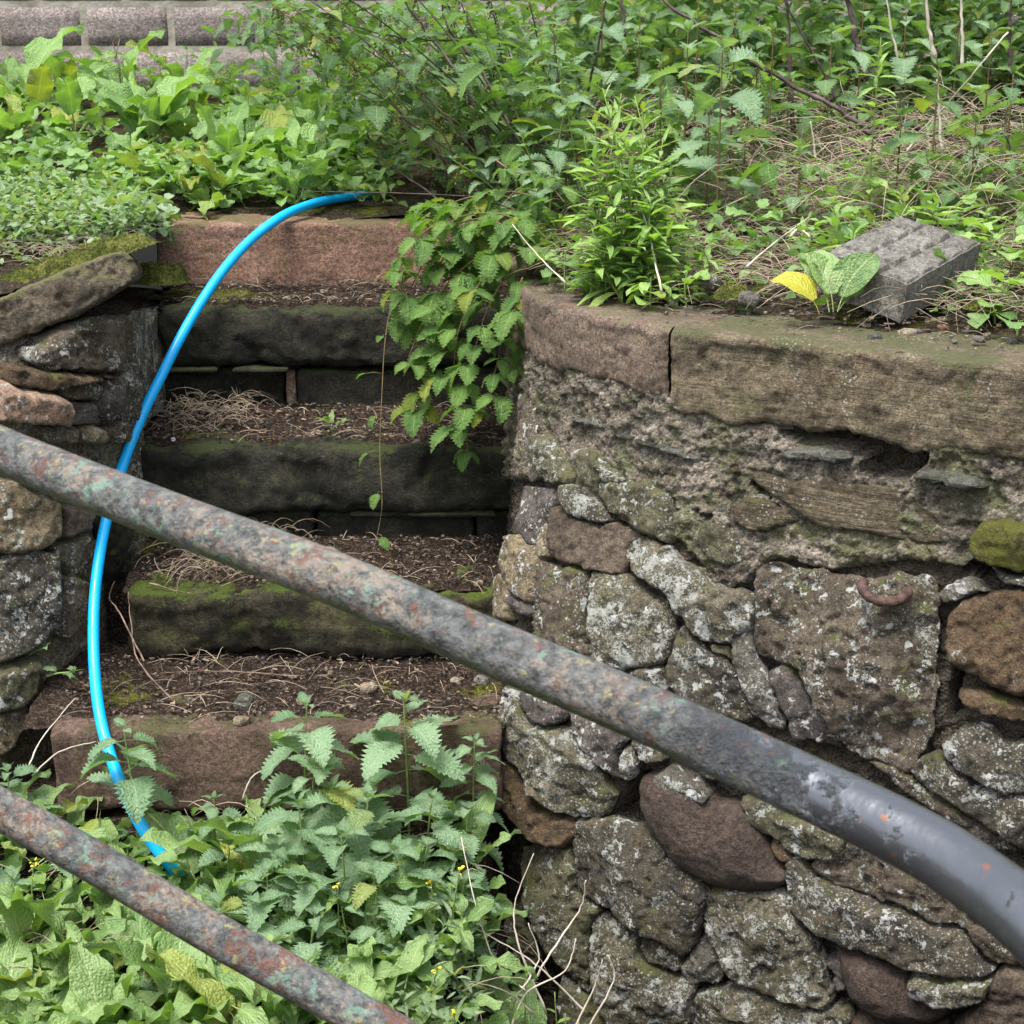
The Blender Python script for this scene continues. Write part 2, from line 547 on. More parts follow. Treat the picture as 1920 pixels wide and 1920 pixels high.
M['straw'] = plain('dead_straw', (0.20, 0.16, 0.115), (0.36, 0.30, 0.225), 14)
M['twig'] = plain('brown_twig', (0.07, 0.048, 0.035), (0.26, 0.19, 0.14), 20)
M['palestem'] = plain('pale_dry_stem', (0.42, 0.36, 0.29), (0.56, 0.50, 0.42), 12, var=False)
M['darkstem'] = plain('dark_woody_stem', (0.025, 0.016, 0.016), (0.11, 0.075, 0.07), 25, rough=0.55, var=False)
M['greenstem'] = plain('green_stem', (0.13, 0.20, 0.05), (0.20, 0.28, 0.08), 20, var=False)
M['redstem'] = plain('reddish_stem', (0.12, 0.07, 0.035), (0.17, 0.14, 0.06), 20, var=False)
M['catkin'] = plain('nettle_seed', (0.10, 0.105, 0.04), (0.19, 0.18, 0.07), 40)
M['flower'] = plain('yellow_flower', (0.65, 0.50, 0.03), (0.75, 0.60, 0.05), 40)
M['chip'] = plain('bark_chip', (0.022, 0.015, 0.011), (0.10, 0.072, 0.052), 12)
M['whitebit'] = plain('pale_shard', (0.55, 0.55, 0.6), (0.6, 0.6, 0.64), 12)


def hose_mat():
    m, t = new_mat('blue_plastic')
    v = t.coords(False)
    c = t.mix(t.ramp(t.noise(v, 9, 5), 0.4, 0.7, 0, 0.35), (0.0, 0.40, 0.86), (0.0, 0.33, 0.74))
    c = t.mix(t.ramp(t.noise(v, 40, 7, .8), 0.58, 0.72, 0, 0.55), c, (0.10, 0.16, 0.17))
    t.out(c, t.ramp(t.noise(v, 20, 4), 0.3, 0.7, 0.28, 0.5), t.bump(t.noise(v, 60, 4), 0.15, 0.002), 0.5)
    return m


M['hose'] = hose_mat()


def rail_mat(name, rust, smoothx):
    m, t = new_mat(name)
    v = t.coords(False)
    sx = t.n('ShaderNodeSeparateXYZ')
    t.l(v, sx.inputs[0])
    wear = t.ramp(sx.outputs[0], smoothx, smoothx - 0.34) if smoothx else None      # paint is worn smooth where hands reach the bend
    big = t.noise(v, 9, 4, .6)
    c = t.mix(t.ramp(t.noise(v, 70, 7, .75), 0.35, 0.65), (0.028, 0.031, 0.030), (0.15, 0.155, 0.15))
    f = t.ramp(t.m('ADD', t.noise(v, 85, 7, .8, .4), t.m('MULTIPLY', big, .5)), 0.76, 0.86)
    c2 = t.mix(t.m('MULTIPLY', f, .85), c, t.mix(t.noise(v, 180, 3), (0.13, 0.095, 0.065), (0.36, 0.31, 0.25)))
    f = t.ramp(t.m('ADD', t.noise(v, 34, 7, .78, .4), t.m('MULTIPLY', t.noise(v, 120, 4, .7), .35)), 0.775 - rust * .08, 0.81 - rust * .07)
    c2 = t.mix(t.m('MULTIPLY', f, .85), c2, t.mix(t.noise(v, 130, 4), (0.075, 0.028, 0.018), (0.20, 0.085, 0.055)))
    f = t.ramp(t.m('ADD', t.noise(v, 30, 6, .7, .5), t.m('MULTIPLY', t.noise(v, 160, 4, .75), .5)), 0.83, 0.89)
    c2 = t.mix(t.m('MULTIPLY', f, .85 - .4 * rust), c2, (0.16, 0.30, 0.22))
    f = t.ramp(t.m('ADD', t.noise(v, 41, 6, .75, .4), t.m('MULTIPLY', t.noise(v, 170, 4, .75), .5)), 0.87 - rust * .03, 0.92)
    c2 = t.mix(t.m('MULTIPLY', f, .7), c2, (0.33, 0.31, 0.11))
    f = t.ramp(t.noise(v, 150, 6, .8, .4), 0.58, 0.68)
    c2 = t.mix(t.m('MULTIPLY', f, .42), c2, (0.5, 0.47, 0.42))
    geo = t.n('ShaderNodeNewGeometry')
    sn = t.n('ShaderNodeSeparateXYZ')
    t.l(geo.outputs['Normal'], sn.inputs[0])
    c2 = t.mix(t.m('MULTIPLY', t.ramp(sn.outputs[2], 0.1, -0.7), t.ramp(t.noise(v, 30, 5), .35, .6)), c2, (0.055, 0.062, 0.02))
    if wear is not None:
        sp = t.ramp(t.noise(v, 55, 3), 0.68, 0.71)
        cs = t.mix(sp, (0.13, 0.14, 0.155), (0.3, 0.15, 0.1))
        wf = t.ramp(t.m('ADD', wear, t.m('MULTIPLY', t.m('SUBTRACT', t.noise(v, 30, 6, .8), .5), 1.6)), 0.2, 0.8)
        c2 = t.mix(wf, cs, c2)
        met = t.m('MULTIPLY', t.m('SUBTRACT', 1.0, wf), .75)
        r = t.m('ADD', 0.26, t.m('MULTIPLY', wf, 0.16))
        h = t.m('MULTIPLY', t.m('ADD', t.noise(v, 70, 6, .7), t.m('MULTIPLY', t.noise(v, 25, 4), 1.4)), t.m('ADD', .1, wf))
    else:
        r = 0.45
        met = 0.0
        h = t.m('ADD', t.noise(v, 70, 6, .7), t.m('MULTIPLY', t.noise(v, 25, 4), 1.2))
    t.out(c2, r, t.bump(h, 1.0, 0.009), 0.5, met)
    return m


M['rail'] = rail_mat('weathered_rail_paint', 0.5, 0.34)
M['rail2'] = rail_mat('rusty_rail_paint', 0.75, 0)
M['iron'] = plain('rusty_iron', (0.035, 0.022, 0.018), (0.105, 0.06, 0.048), 70, rough=.8, var=False)


def block_mat():
    m, t = new_mat('pinkish_block')
    v = t.coords()
    oi = t.n('ShaderNodeObjectInfo')
    c = t.mix(t.ramp(t.noise(v, 4, 4), .35, .65), (0.20, 0.172, 0.16), (0.30, 0.262, 0.245))
    c = t.mix(1.0, c, t.mix(oi.outputs['Random'], (.85, .85, .85), (1.12, 1.1, 1.1)), 'MULTIPLY')
    c = t.mix(1.0, c, t.mix(t.ramp(t.noise(v, 85, 4, .7), .35, .65), (.6, .6, .6), (1.35, 1.33, 1.33)), 'MULTIPLY')
    t.out(c, .95, t.bump(t.noise(v, 80, 5, .7), 1.0, 0.012), .1)
    return m


M['block'] = block_mat()
M['blockmortar'] = plain('block_mortar', (0.20, 0.175, 0.14), (0.36, 0.33, 0.28), 6, b=.8, dist=.01, var=False)

# ------------------------------------------------------------------ wall plan curves
ZT, ZM = -0.95, -1.75
top_pts = [(0.06, 7.0), (0.02, 6.0), (-0.01, 5.2), (-0.005, 4.85), (0.037, 4.57), (0.10, 4.42), (0.196, 4.26), (0.298, 4.125), (0.395, 4.01), (0.52, 3.93),
           (0.68, 3.835), (0.894, 3.68), (1.116, 3.54), (1.5, 3.36), (2.0, 3.2), (2.6, 3.08)]
bot_pts = [(0.03, 7.0), (0.0, 6.0), (-0.03, 5.2), (-0.045, 4.7), (-0.035, 4.32), (-0.01, 4.17), (0.07, 4.05), (0.18, 3.96), (0.34, 3.86), (0.48, 3.79),
           (0.66, 3.70), (0.88, 3.56), (1.10, 3.43), (1.48, 3.26), (1.98, 3.1), (2.58, 2.98)]
CTOP = np.array([tuple(v) for v in spline([(a, b, 0) for a, b in top_pts], 16)])[:, :2]
CBOT = np.array([tuple(v) for v in spline([(a, b, 0) for a, b in bot_pts], 16)])[:, :2]
ULEN = np.concatenate([[0], np.cumsum(np.linalg.norm(np.diff(CTOP, axis=0), axis=1))])


def zt(z):
    return smooth(-np.asarray(z), -ZT, -ZM) + 0.35 * np.clip(-np.asarray(z) + ZM, 0, 1)


def wallP(u, z):
    """point on the wall face, u = run along the coping edge"""
    t = zt(z)
    x = np.interp(u, ULEN, CTOP[:, 0]) * (1 - t) + np.interp(u, ULEN, CBOT[:, 0]) * t
    y = np.interp(u, ULEN, CTOP[:, 1]) * (1 - t) + np.interp(u, ULEN, CBOT[:, 1]) * t + 0.018 * (1 - smooth(-np.asarray(z), .9, 1.3))
    return np.stack([x, y, np.asarray(z) + 0 * x], -1)


def curve_n(u):
    e = 0.02
    a = np.array([np.interp(u - e, ULEN, CTOP[:, 0]), np.interp(u - e, ULEN, CTOP[:, 1])])
    b = np.array([np.interp(u + e, ULEN, CTOP[:, 0]), np.interp(u + e, ULEN, CTOP[:, 1])])
    d = b - a
    n = np.array([d[1], -d[0]])          # outward: towards camera / steps
    n /= np.linalg.norm(n, axis=0)
    return n


_cor = np.argmax(ULEN > 0)  # start
_i0 = int(np.argmin(CTOP[:, 0]))
_j0 = int(np.argmin(CBOT[:, 0]))


def F_right(X, Z):
    a = np.interp(X, CTOP[_i0:, 0], CTOP[_i0:, 1])
    b = np.interp(X, CBOT[_j0:, 0], CBOT[_j0:, 1])
    t = zt(Z)
    return a * (1 - t) + b * t + 0.018 * (1 - smooth(-Z, .9, 1.3))


LX = np.array([-2.6, -2.0, -1.6, -1.35, -1.22, -1.15, -1.12, -1.10])
LY = np.array([4.05, 4.15, 4.25, 4.38, 4.50, 4.64, 4.80, 5.3])


def F_left(X, Z):
    sh = 0.20 * smooth(-Z, 1.25, 1.75)
    return np.interp(X + 0.5 * sh, LX, LY) - sh


def hit(pts, F, dmin=3.0, dmax=5.6):
    """intersect pixel rays with the wall height field Y = F(X, Z)"""
    D = np.linspace(dmin, dmax, 900)
    out = []
    for px, py in pts:
        a = (px - 960) / FPX
        b = (py - 960) / FPX
        dy = CT - b * ST
        X = a * D / dy
        Z = (-ST - b * CT) * D / dy
        g = D - F(X, Z)
        k = int(np.argmax(g > 0)) if (g > 0).any() else 899
        out.append((X[k], D[k], Z[k]))
    return np.array(out)


TILE = {'T1': (920, 640, 3.84), 'T2': (1420, 640, 3.84), 'T3': (920, 1000, 3.84), 'T4': (1420, 1000, 3.84), 'T5': (920, 1420, 3.84), 'T6': (1420, 1420, 3.84),
        'L1': (0, 450, 4.8), 'L2': (0, 850, 2.742), 'F': (0, 0, 1.0)}


def tpx(tile, pts):
    x0, y0, s = TILE[tile]
    return [(x0 + x / s, y0 + y / s) for x, y in pts]


def stone_mesh(name, B3, n, H, R, mat, res=0.0075, depth=0.07, rough=1.0, seed=0, facet=0.5, tilt=(0, 0), lift=0.0):
    """B3: outline on the wall face (3D), n: outward normal. Real relief: rounded rim, chipped facets, noise."""
    n = Vector(n).normalized()
    c = Vector(B3.mean(0))
    t1 = Vector((0, 0, 1)).cross(n).normalized()
    t2 = n.cross(t1)
    T = np.array([t1, t2])
    nn = np.array(n)
    loc = (B3 - np.array(c)) @ T.T
    off = (B3 - np.array(c)) @ nn                 # follow the curve of the wall
    # resample + roughen outline
    pts, offs = [], []
    m = len(loc)
    for i in range(m):
        a, b = loc[i], loc[(i + 1) % m]
        k = max(1, int(np.linalg.norm(b - a) / res))
        for j in range(k):
            pts.append(a + (b - a) * j / k)
            offs.append(off[i] + (off[(i + 1) % m] - off[i]) * j / k)
    pts = np.array(pts)
    offs = np.array(offs)
    # round the corners a little
    for _ in range(1 if R < 1 else 4):
        pts = 0.5 * pts + 0.25 * np.roll(pts, 1, 0) + 0.25 * np.roll(pts, -1, 0)
        offs = 0.5 * offs + 0.25 * np.roll(offs, 1) + 0.25 * np.roll(offs, -1)
    q = np.concatenate([pts, np.full((len(pts), 1), seed * 1.7)], 1)
    pts = pts + np.stack([fbm(q, 32, 3), fbm(q + 9, 32, 3)], 1) * 0.010 * rough
    pts = pts[np.concatenate([[True], np.linalg.norm(np.diff(pts, axis=0), axis=1) > 5e-4])]
    offs = np.interp(np.linspace(0, 1, len(pts)), np.linspace(0, 1, len(offs)), offs)
    nb = len(pts)
    lo, hi = pts.min(0), pts.max(0)
    gx, gy = np.meshgrid(np.arange(lo[0], hi[0], res), np.arange(lo[1], hi[1], res * .9))
    gx[::2] += res * .5
    g = np.stack([gx.ravel(), gy.ravel()], 1)
    g += rng.uniform(-.18, .18, g.shape) * res

    def inside_dist(g):
        a = pts
        b = np.roll(pts, -1, 0)
        ins = np.zeros(len(g), bool)
        dmin = np.full(len(g), 9.0)
        for i in range(nb):
            ax, ay = a[i]
            bx, by = b[i]
            if ay != by:
                cnd = ((ay > g[:, 1]) != (by > g[:, 1])) & (g[:, 0] < (bx - ax) * (g[:, 1] - ay) / (by - ay) + ax)
                ins ^= cnd
            e = b[i] - a[i]
            t = np.clip(((g - a[i]) @ e) / (e @ e + 1e-12), 0, 1)
            d = np.linalg.norm(g - a[i] - t[:, None] * e, axis=1)
            dmin = np.minimum(dmin, d)
        return ins, dmin
    ins, d = inside_dist(g)
    keep = ins & (d > res * .45)
    g, d = g[keep], d[keep]
    allp = np.concatenate([pts, g])
    dd = np.concatenate([np.zeros(nb), d])
    res_ = delaunay_2d_cdt([Vector(p) for p in allp], [(i, (i + 1) % nb) for i in range(nb)], [list(range(nb))], 1, 1e-6)
    vo, fo, orig = res_[0], res_[2], res_[3]
    V2 = np.array([tuple(v) for v in vo])
    src = [o[0] if o else -1 for o in orig]
    bad = [i for i, s in enumerate(src) if s < 0]
    D2 = np.array([dd[s] if s >= 0 else 0.0 for s in src])
    # inverse-distance blend of the outline's own offset so the face follows the wall
    offb = np.zeros(len(V2))
    wts = np.zeros(len(V2))
    st = max(1, nb // 40)
    for i in range(0, nb, st):
        w_ = 1.0 / (np.sum((V2 - pts[i]) ** 2, 1) + 2e-4)
        offb += w_ * offs[i]
        wts += w_
    offb /= wts
    Rr = R * .5 if R < 1 else float(D2.max())
    x = np.clip(D2 / Rr, 0, 1)
    h = H * np.sqrt(np.clip(1 - (1 - x) ** 2, 0, 1))
    q = np.concatenate([V2, np.full((len(V2), 1), seed * 3.1)], 1)
    rr = random.Random(seed * 31 + 5)
    # chipped facets
    sz = max(hi - lo)
    if facet:
        for k in range(7):
            an = rr.uniform(0, 6.283)
            dv = np.array([math.cos(an), math.sin(an)])
            sl_ = rr.uniform(.15, .6) * facet
            pos = rr.uniform(.05, .3) * sz
            h = np.minimum(h, H * rr.uniform(.9, 1.15) + 0.004 - sl_ * ((V2 @ dv) - pos + fbm(q + k, 18, 2) * .01))
    edge = smooth(D2, 0, 0.012)
    h = np.maximum(h, 0.002 * edge)
    h = h + edge * rough * (fbm(q, 9, 3) * 0.010 + fbm(q, 36, 4, .6) * 0.0055 - np.maximum(0, fbm(q + 40, 12, 3, ridged=True) - .42) * .03 + np.round(fbm(q + 80, 9, 2) * 2.6) * .0055)
    h = h + edge * (V2[:, 0] * tilt[0] + V2[:, 1] * tilt[1]) + lift
    W = np.array(c) + V2 @ T + (offb + h)[:, None] * nn
    F = [tuple(f) for f in fo]
    # orient faces outwards
    if F:
        f = F[len(F) // 2]
        a, b, cc = (Vector(W[i]) for i in f[:3])
        if (b - a).cross(cc - a).dot(n) < 0:
            F = [f[::-1] for f in F]
    # sides and back
    bmap = {s: i for i, s in enumerate(src) if 0 <= s < nb}
    ring = [bmap[i] for i in range(nb) if i in bmap]
    V = [tuple(v) for v in W]
    k0 = len(V)
    for i in ring:
        V.append(tuple(Vector(W[i]) - n * (depth + lift) - (Vector(W[i]) - c) * 0.12))
    nr = len(ring)
    side = []
    for i in range(nr):
        j = (i + 1) % nr
        side.append((ring[i], k0 + i, k0 + j, ring[j]))
    a, b, cc = (Vector(V[i]) for i in side[0][:3])
    mid = (a + b) / 2 - c
    if (b - a).cross(cc - a).dot(mid) < 0:
        side = [s[::-1] for s in side]
    F += side
    F.append(tuple(range(k0, k0 + nr)) if True else ())
    me = mesh(name, V, F, mat)
    try:
        me.polygons[-1].use_smooth = False
    except Exception:
        pass
    return me


def traced_stone(parent, name, tile, mat, H, R, pts, F, label=None, seed=0, dclamp=0.13, **kw):
    mx, my = np.mean(pts, 0)
    gr = (1.055 if H >= .028 else 1.0) if not name.startswith('slate') else 1.0
    pts = [(mx + (a - mx) * gr, my + (b - my) * gr) for a, b in pts]
    B = hit(tpx(tile, pts), F)
    cpx = np.mean(tpx(tile, pts), 0)
    cD = float(np.median(B[:, 1]))
    # limit how far an outline wraps round the silhouette
    for i, (px, py) in enumerate(tpx(tile, pts)):
        if B[i, 1] > cD + dclamp:
            B[i] = tuple(P(px, py, cD + dclamp))
    c = B.mean(0)
    e = 0.04
    fx = (F(np.array([c[0] + e]), np.array([c[2]])) - F(np.array([c[0] - e]), np.array([c[2]])))[0] / (2 * e)
    fx = float(np.clip(fx, -2.2, 2.2))
    fz = (F(np.array([c[0]]), np.array([c[2] + e])) - F(np.array([c[0]]), np.array([c[2] - e])))[0] / (2 * e)
    n = Vector((fx, -1, float(np.clip(fz, -.3, .3)))).normalized()
    me = stone_mesh(name, B, n, H, R, M[mat], seed=seed, **kw)
    o = obj(name, me, parent)
    if label:
        o['label'] = label
    return o


# ------------------------------------------------------------------ retaining wall on the right
wall = obj('retaining_wall', None, label='curved rubble stone retaining wall under thick sandstone coping, right of the steps', cat='wall')

STONES = [
    # tile, material, relief, rim radius, outline
    ('T1', 'olive', .040, .05, [(350, 700), (430, 660), (500, 720), (560, 800), (600, 880), (640, 980), (600, 1040), (480, 1030), (400, 980), (370, 900), (330, 800)]),
    ('T1', 'purple', .022, .03, [(240, 1040), (300, 1050), (480, 1060), (520, 1120), (490, 1190), (440, 1240), (410, 1330), (370, 1480), (290, 1470), (200, 1360), (210, 1200)]),
    ('T1', 'crust', .012, .02, [(190, 380), (250, 380), (330, 480), (350, 700), (330, 850), (350, 980), (270, 1020), (240, 900), (230, 740), (190, 560)]),
    ('T1', 'olive', .032, .03, [(640, 790), (720, 770), (800, 810), (860, 880), (930, 950), (990, 990), (960, 1030), (840, 1010), (820, 1100), (760, 1060), (680, 1020), (640, 930)]),
    ('T1', 'olive', .042, .05, [(835, 1020), (990, 1010), (1150, 1030), (1300, 1100), (1310, 1200), (1330, 1330), (1310, 1440), (1200, 1430), (1060, 1350), (980, 1260), (880, 1240), (820, 1120)]),
    ('T1', 'spotty', .055, .02, [(570, 1040), (620, 1030), (700, 1090), (800, 1130), (850, 1200), (900, 1290), (840, 1320), (720, 1280), (620, 1240), (570, 1180)]),
    ('T1', 'brown', .045, .016, [(470, 1210), (560, 1195), (640, 1255), (840, 1330), (910, 1300), (1040, 1350), (1090, 1420), (1010, 1480), (1010, 1600), (960, 1680), (760, 1640), (600, 1590), (480, 1560), (460, 1380)]),
    ('T1', 'tan', .03, .015, [(440, 1270), (455, 1400), (460, 1550), (390, 1560), (365, 1520), (380, 1400)]),
    ('T3', 'lichen', .05, .03, [(1010, 100), (1060, 50), (1140, 40), (1310, 110), (1380, 200), (1530, 260), (1600, 370), (1750, 400), (1900, 430), (1920, 540), (1880, 680), (1780, 740), (1740, 790), (1640, 780), (1500, 750), (1440, 650), (1330, 540), (1280, 440), (1150, 350), (1050, 280), (1010, 170)]),
    ('T3', 'tan', .045, .03, [(130, 20), (250, 20), (290, 90), (370, 130), (400, 200), (370, 340), (340, 440), (310, 500), (270, 470), (200, 410), (160, 330), (120, 260), (95, 160)]),
    ('T3', 'tan', .03, .02, [(100, 285), (150, 290), (170, 350), (200, 430), (160, 480), (150, 620), (60, 620), (40, 520), (60, 400)]),
    ('T3', 'purple', .035, 9, [(160, 450), (220, 440), (280, 480), (330, 560), (300, 600), (230, 590), (180, 530)]),
    ('T3', 'crust', .04, .025, [(410, 205), (470, 245), (600, 245), (700, 265), (745, 330), (735, 450), (715, 560), (730, 900), (650, 850), (330, 760), (330, 620), (370, 420), (380, 300)]),
    ('T3', 'lichen', .04, .03, [(770, 275), (860, 295), (980, 315), (1120, 400), (1270, 500), (1330, 640), (1320, 800), (1270, 915), (1150, 950), (1010, 960), (800, 940), (745, 860), (735, 660), (750, 450)]),
    ('T3', 'spotty', .038, .02, [(1420, 665), (1500, 765), (1580, 855), (1690, 910), (1790, 1000), (1860, 1180), (1890, 1290), (1840, 1350), (1400, 1190), (1300, 1060), (1295, 940), (1350, 800), (1365, 700)]),
    ('T3', 'lichen', .035, .02, [(1010, 985), (1250, 965), (1285, 1080), (1270, 1220), (1000, 1180)]),
    ('T3', 'purple', .04, .02, [(260, 1130), (420, 1180), (560, 1260), (550, 1330), (470, 1370), (380, 1360), (300, 1290), (250, 1220)]),
    ('T3', 'lichen', .062, .05, [(110, 1120), (235, 1170), (285, 1265), (335, 1355), (440, 1400), (560, 1395), (620, 1500), (700, 1570), (780, 1650), (820, 1780), (900, 1850), (850, 1985), (780, 2040), (650, 2010), (480, 1950), (430, 1910), (350, 1850), (290, 1750), (235, 1640), (120, 1620), (100, 1440)]),
    ('T5', 'rust', .06, .05, [(80, 100), (110, 20), (170, 15), (225, 80), (275, 200), (345, 300), (370, 380), (450, 350), (520, 405), (645, 440), (635, 560), (560, 610), (440, 620), (330, 560), (230, 450), (120, 320), (80, 200)]),
    ('T3', 'purple', .03, .02, [(585, 1290), (700, 1340), (850, 1380), (1000, 1470), (950, 1560), (960, 1660), (1040, 1700), (1000, 1780), (900, 1740), (800, 1660), (700, 1560), (615, 1480)]),
    ('T3', 'lichen', .05, .015, [(970, 1510), (1020, 1540), (1075, 1650), (1040, 1750), (980, 1730), (955, 1640)]),
    ('T3', 'spotty', .03, .02, [(1030, 1480), (1160, 1530), (1280, 1620), (1180, 1650), (1080, 1620)]),
    ('T5', 'cobble', .085, 9, [(1110, 160), (1180, 120), (1290, 110), (1430, 130), (1560, 180), (1640, 300), (1780, 330), (1870, 400), (1930, 490), (2010, 620), (2070, 740), (2165, 800), (2140, 870), (2020, 920), (1900, 930), (1750, 920), (1600, 880), (1450, 800), (1310, 700), (1230, 570), (1150, 440), (1110, 320)]),
    ('T5', 'mortarstone', .058, .012, [(1190, 110), (1290, 55), (1400, 110), (1540, 150), (1600, 230), (1580, 300), (1440, 260), (1330, 250), (1290, 190), (1220, 180)]),
    ('T5', 'spotty', .065, .05, [(650, 455), (800, 435), (900, 455), (1100, 510), (1220, 590), (1290, 710), (1430, 810), (1520, 870), (1590, 950), (1555, 1040), (1520, 1200), (1490, 1310), (1400, 1400), (1250, 1280), (1100, 1215), (990, 1160), (940, 1100), (850, 1030), (700, 970), (655, 880), (640, 640)]),
    ('T5', 'lichen', .035, .012, [(1110, 1240), (1250, 1290), (1395, 1405), (1380, 1500), (1340, 1530), (1240, 1470), (1170, 1440), (1110, 1380)]),
    ('T5', 'olive', .045, .05, [(250, 655), (450, 640), (600, 670), (640, 800), (650, 940), (700, 1000), (800, 1055), (810, 1110), (755, 1170), (735, 1350), (750, 1500), (730, 1670), (640, 1590), (530, 1490), (420, 1370), (330, 1200), (260, 1050), (240, 850)]),
    ('T5', 'lichen', .065, .04, [(790, 1140), (870, 1130), (960, 1180), (1090, 1240), (1105, 1390), (1165, 1455), (1250, 1485), (1350, 1545), (1420, 1570), (1465, 1650), (1465, 1800), (1435, 1920), (1430, 2010), (1000, 2010), (900, 1880), (805, 1780), (765, 1600), (755, 1450), (745, 1300), (755, 1200)]),
    ('T5', 'olive', .04, .03, [(540, 1510), (635, 1605), (740, 1700), (785, 1800), (895, 1895), (980, 1970), (980, 2120), (620, 2120), (500, 1800)]),
    ('T5', 'olive', .04, .03, [(110, 1080), (200, 1080), (260, 1150), (340, 1300), (350, 1450), (260, 1520), (180, 1400), (130, 1250)]),
    ('T5', 'mortarstone', .03, .015, [(1500, 1295), (1560, 1280), (1640, 1340), (1690, 1480), (1710, 1560), (1620, 1600), (1520, 1600), (1480, 1660), (1395, 1560), (1395, 1470)]),
    ('T6', 'lichen', .06, .03, [(-370, 1030), (-310, 950), (-150, 940), (0, 940), (200, 955), (265, 1005), (300, 1120), (410, 1280), (470, 1400), (530, 1600), (550, 1740), (500, 1755), (380, 1725), (200, 1675), (50, 1630), (-60, 1580), (-180, 1490), (-260, 1330), (-340, 1200)]),
    ('T6', 'lichen', .055, .035, [(-400, 1690), (-250, 1630), (-60, 1610), (100, 1680), (250, 1710), (500, 1775), (640, 1785), (690, 1850), (610, 1960), (500, 2100), (-440, 2100), (-450, 1850)]),
    ('T6', 'cobble', .07, 9, [(610, 1320), (680, 1345), (850, 1390), (980, 1470), (1090, 1530), (1130, 1610), (1240, 1710), (1340, 1740), (1430, 1725), (1400, 1800), (1300, 1880), (1150, 1890), (950, 1880), (800, 1800), (700, 1700), (650, 1600), (620, 1450)]),
    ('T6', 'spotty', .062, .035, [(260, 740), (310, 720), (395, 795), (450, 870), (600, 940), (720, 990), (900, 1050), (1050, 1070), (1150, 1130), (1280, 1190), (1450, 1210), (1550, 1320), (1610, 1440), (1720, 1465), (1650, 1520), (1450, 1525), (1250, 1495), (1100, 1475), (950, 1405), (800, 1365), (650, 1305), (500, 1235), (350, 1110), (280, 1020), (270, 900)]),
    ('T6', 'crust', .032, .02, [(420, 780), (500, 730), (640, 740), (680, 600), (900, 640), (1300, 850), (1700, 1100), (2000, 1400), (2060, 1520), (1900, 1480), (1800, 1440), (1640, 1425), (1560, 1320), (1450, 1185), (1280, 1165), (1150, 1105), (1060, 1050), (900, 1025), (700, 965), (580, 895), (465, 845)]),
    ('T6', 'olive', .035, .03, [(-90, 300), (60, 300), (200, 400), (440, 440), (650, 580), (600, 720), (430, 720), (300, 700), (220, 640), (150, 560), (0, 490), (-60, 430)]),
    ('T6', 'rust', .03, 9, [(110, 570), (180, 560), (250, 650), (280, 730), (240, 760), (150, 710), (110, 650)]),
    ('T6', 'lichen', .085, .02, [(1120, 1560), (1200, 1500), (1400, 1550), (1690, 1540), (1680, 1640), (1620, 1700), (1460, 1710), (1320, 1720), (1220, 1660), (1130, 1610)]),
    ('T6', 'brown', .05, .03, [(1700, 1560), (1800, 1480), (1920, 1500), (2060, 1540), (2060, 2100), (1400, 2100), (1440, 1900), (1560, 1780), (1640, 1680)]),
    ('T6', 'purple', .035, .015, [(590, 1310), (660, 1320), (660, 1450), (680, 1640), (600, 1650), (560, 1560), (510, 1440), (585, 1420)]),
    ('T6', 'brown', .035, .03, [(620, 1900), (700, 1850), (900, 1895), (1150, 1915), (1350, 1905), (1390, 2100), (600, 2100)]),
    ('T4', 'crust', .052, .035, [(20, 300), (100, 262), (200, 252), (300, 272), (450, 290), (700, 345), (850, 340), (1000, 320), (1240, 330), (1290, 420), (1270, 600), (1285, 750), (1240, 900), (1280, 1060), (1245, 1200), (1235, 1400), (1195, 1500), (1155, 1560), (1145, 1660), (1090, 1688), (950, 1635), (800, 1595), (700, 1545), (550, 1450), (520, 1280), (440, 1180), (400, 1080), (320, 980), (240, 940), (150, 900), (20, 865), (10, 600)]),
    ('T4', 'purple', .030, .02, [(90, 1000), (200, 955), (270, 970), (360, 1075), (425, 1195), (505, 1295), (535, 1440), (605, 1530), (500, 1500), (400, 1480), (300, 1480), (250, 1440), (230, 1300), (180, 1240), (130, 1090)]),
    ('T4', 'rust', .058, .06, [(1385, 600), (1455, 500), (1600, 435), (1800, 405), (1920, 405), (2060, 430), (2060, 1190), (1850, 1145), (1650, 1065), (1500, 975), (1400, 915), (1375, 800)]),
    ('T4', 'mortarstone', .05, .02, [(1310, 450), (1390, 350), (1560, 320), (1650, 380), (1690, 395), (1580, 430), (1450, 485), (1340, 490)]),
    ('T2', 'green', .06, .018, [(1550, 1480), (1580, 1360), (1650, 1290), (1750, 1280), (1920, 1310), (2060, 1310), (2060, 1670), (1850, 1645), (1700, 1590), (1600, 1560)]),
    ('T2', 'mortarstone', .03, .015, [(1680, 1625), (1850, 1675), (2060, 1700), (2060, 1770), (1800, 1760), (1740, 1700)]),
    ('T2', 'grain', .022, .012, [(-60, 945), (0, 930), (100, 960), (300, 985), (700, 1025), (1100, 1060), (1300, 1110), (1300, 1250), (1340, 1350), (1330, 1450), (1200, 1450), (950, 1420), (750, 1380), (600, 1360), (450, 1330), (350, 1280), (330, 1250), (200, 1170), (100, 1100), (0, 1020)]),
    ('T2', 'grain', .020, .012, [(0, 1125), (110, 1150), (200, 1200), (310, 1290), (200, 1330), (0, 1385), (-170, 1310), (-170, 1190), (-80, 1110)]),
    ('T2', 'slate', .035, .008, [(160, 800), (300, 760), (500, 770), (700, 830), (640, 880), (450, 870), (250, 870)]),
    ('T2', 'slate', .05, .008, [(1130, 960), (1200, 920), (1400, 920), (1600, 970), (1690, 1040), (1600, 1060), (1500, 1070), (1300, 1020), (1130, 990)]),
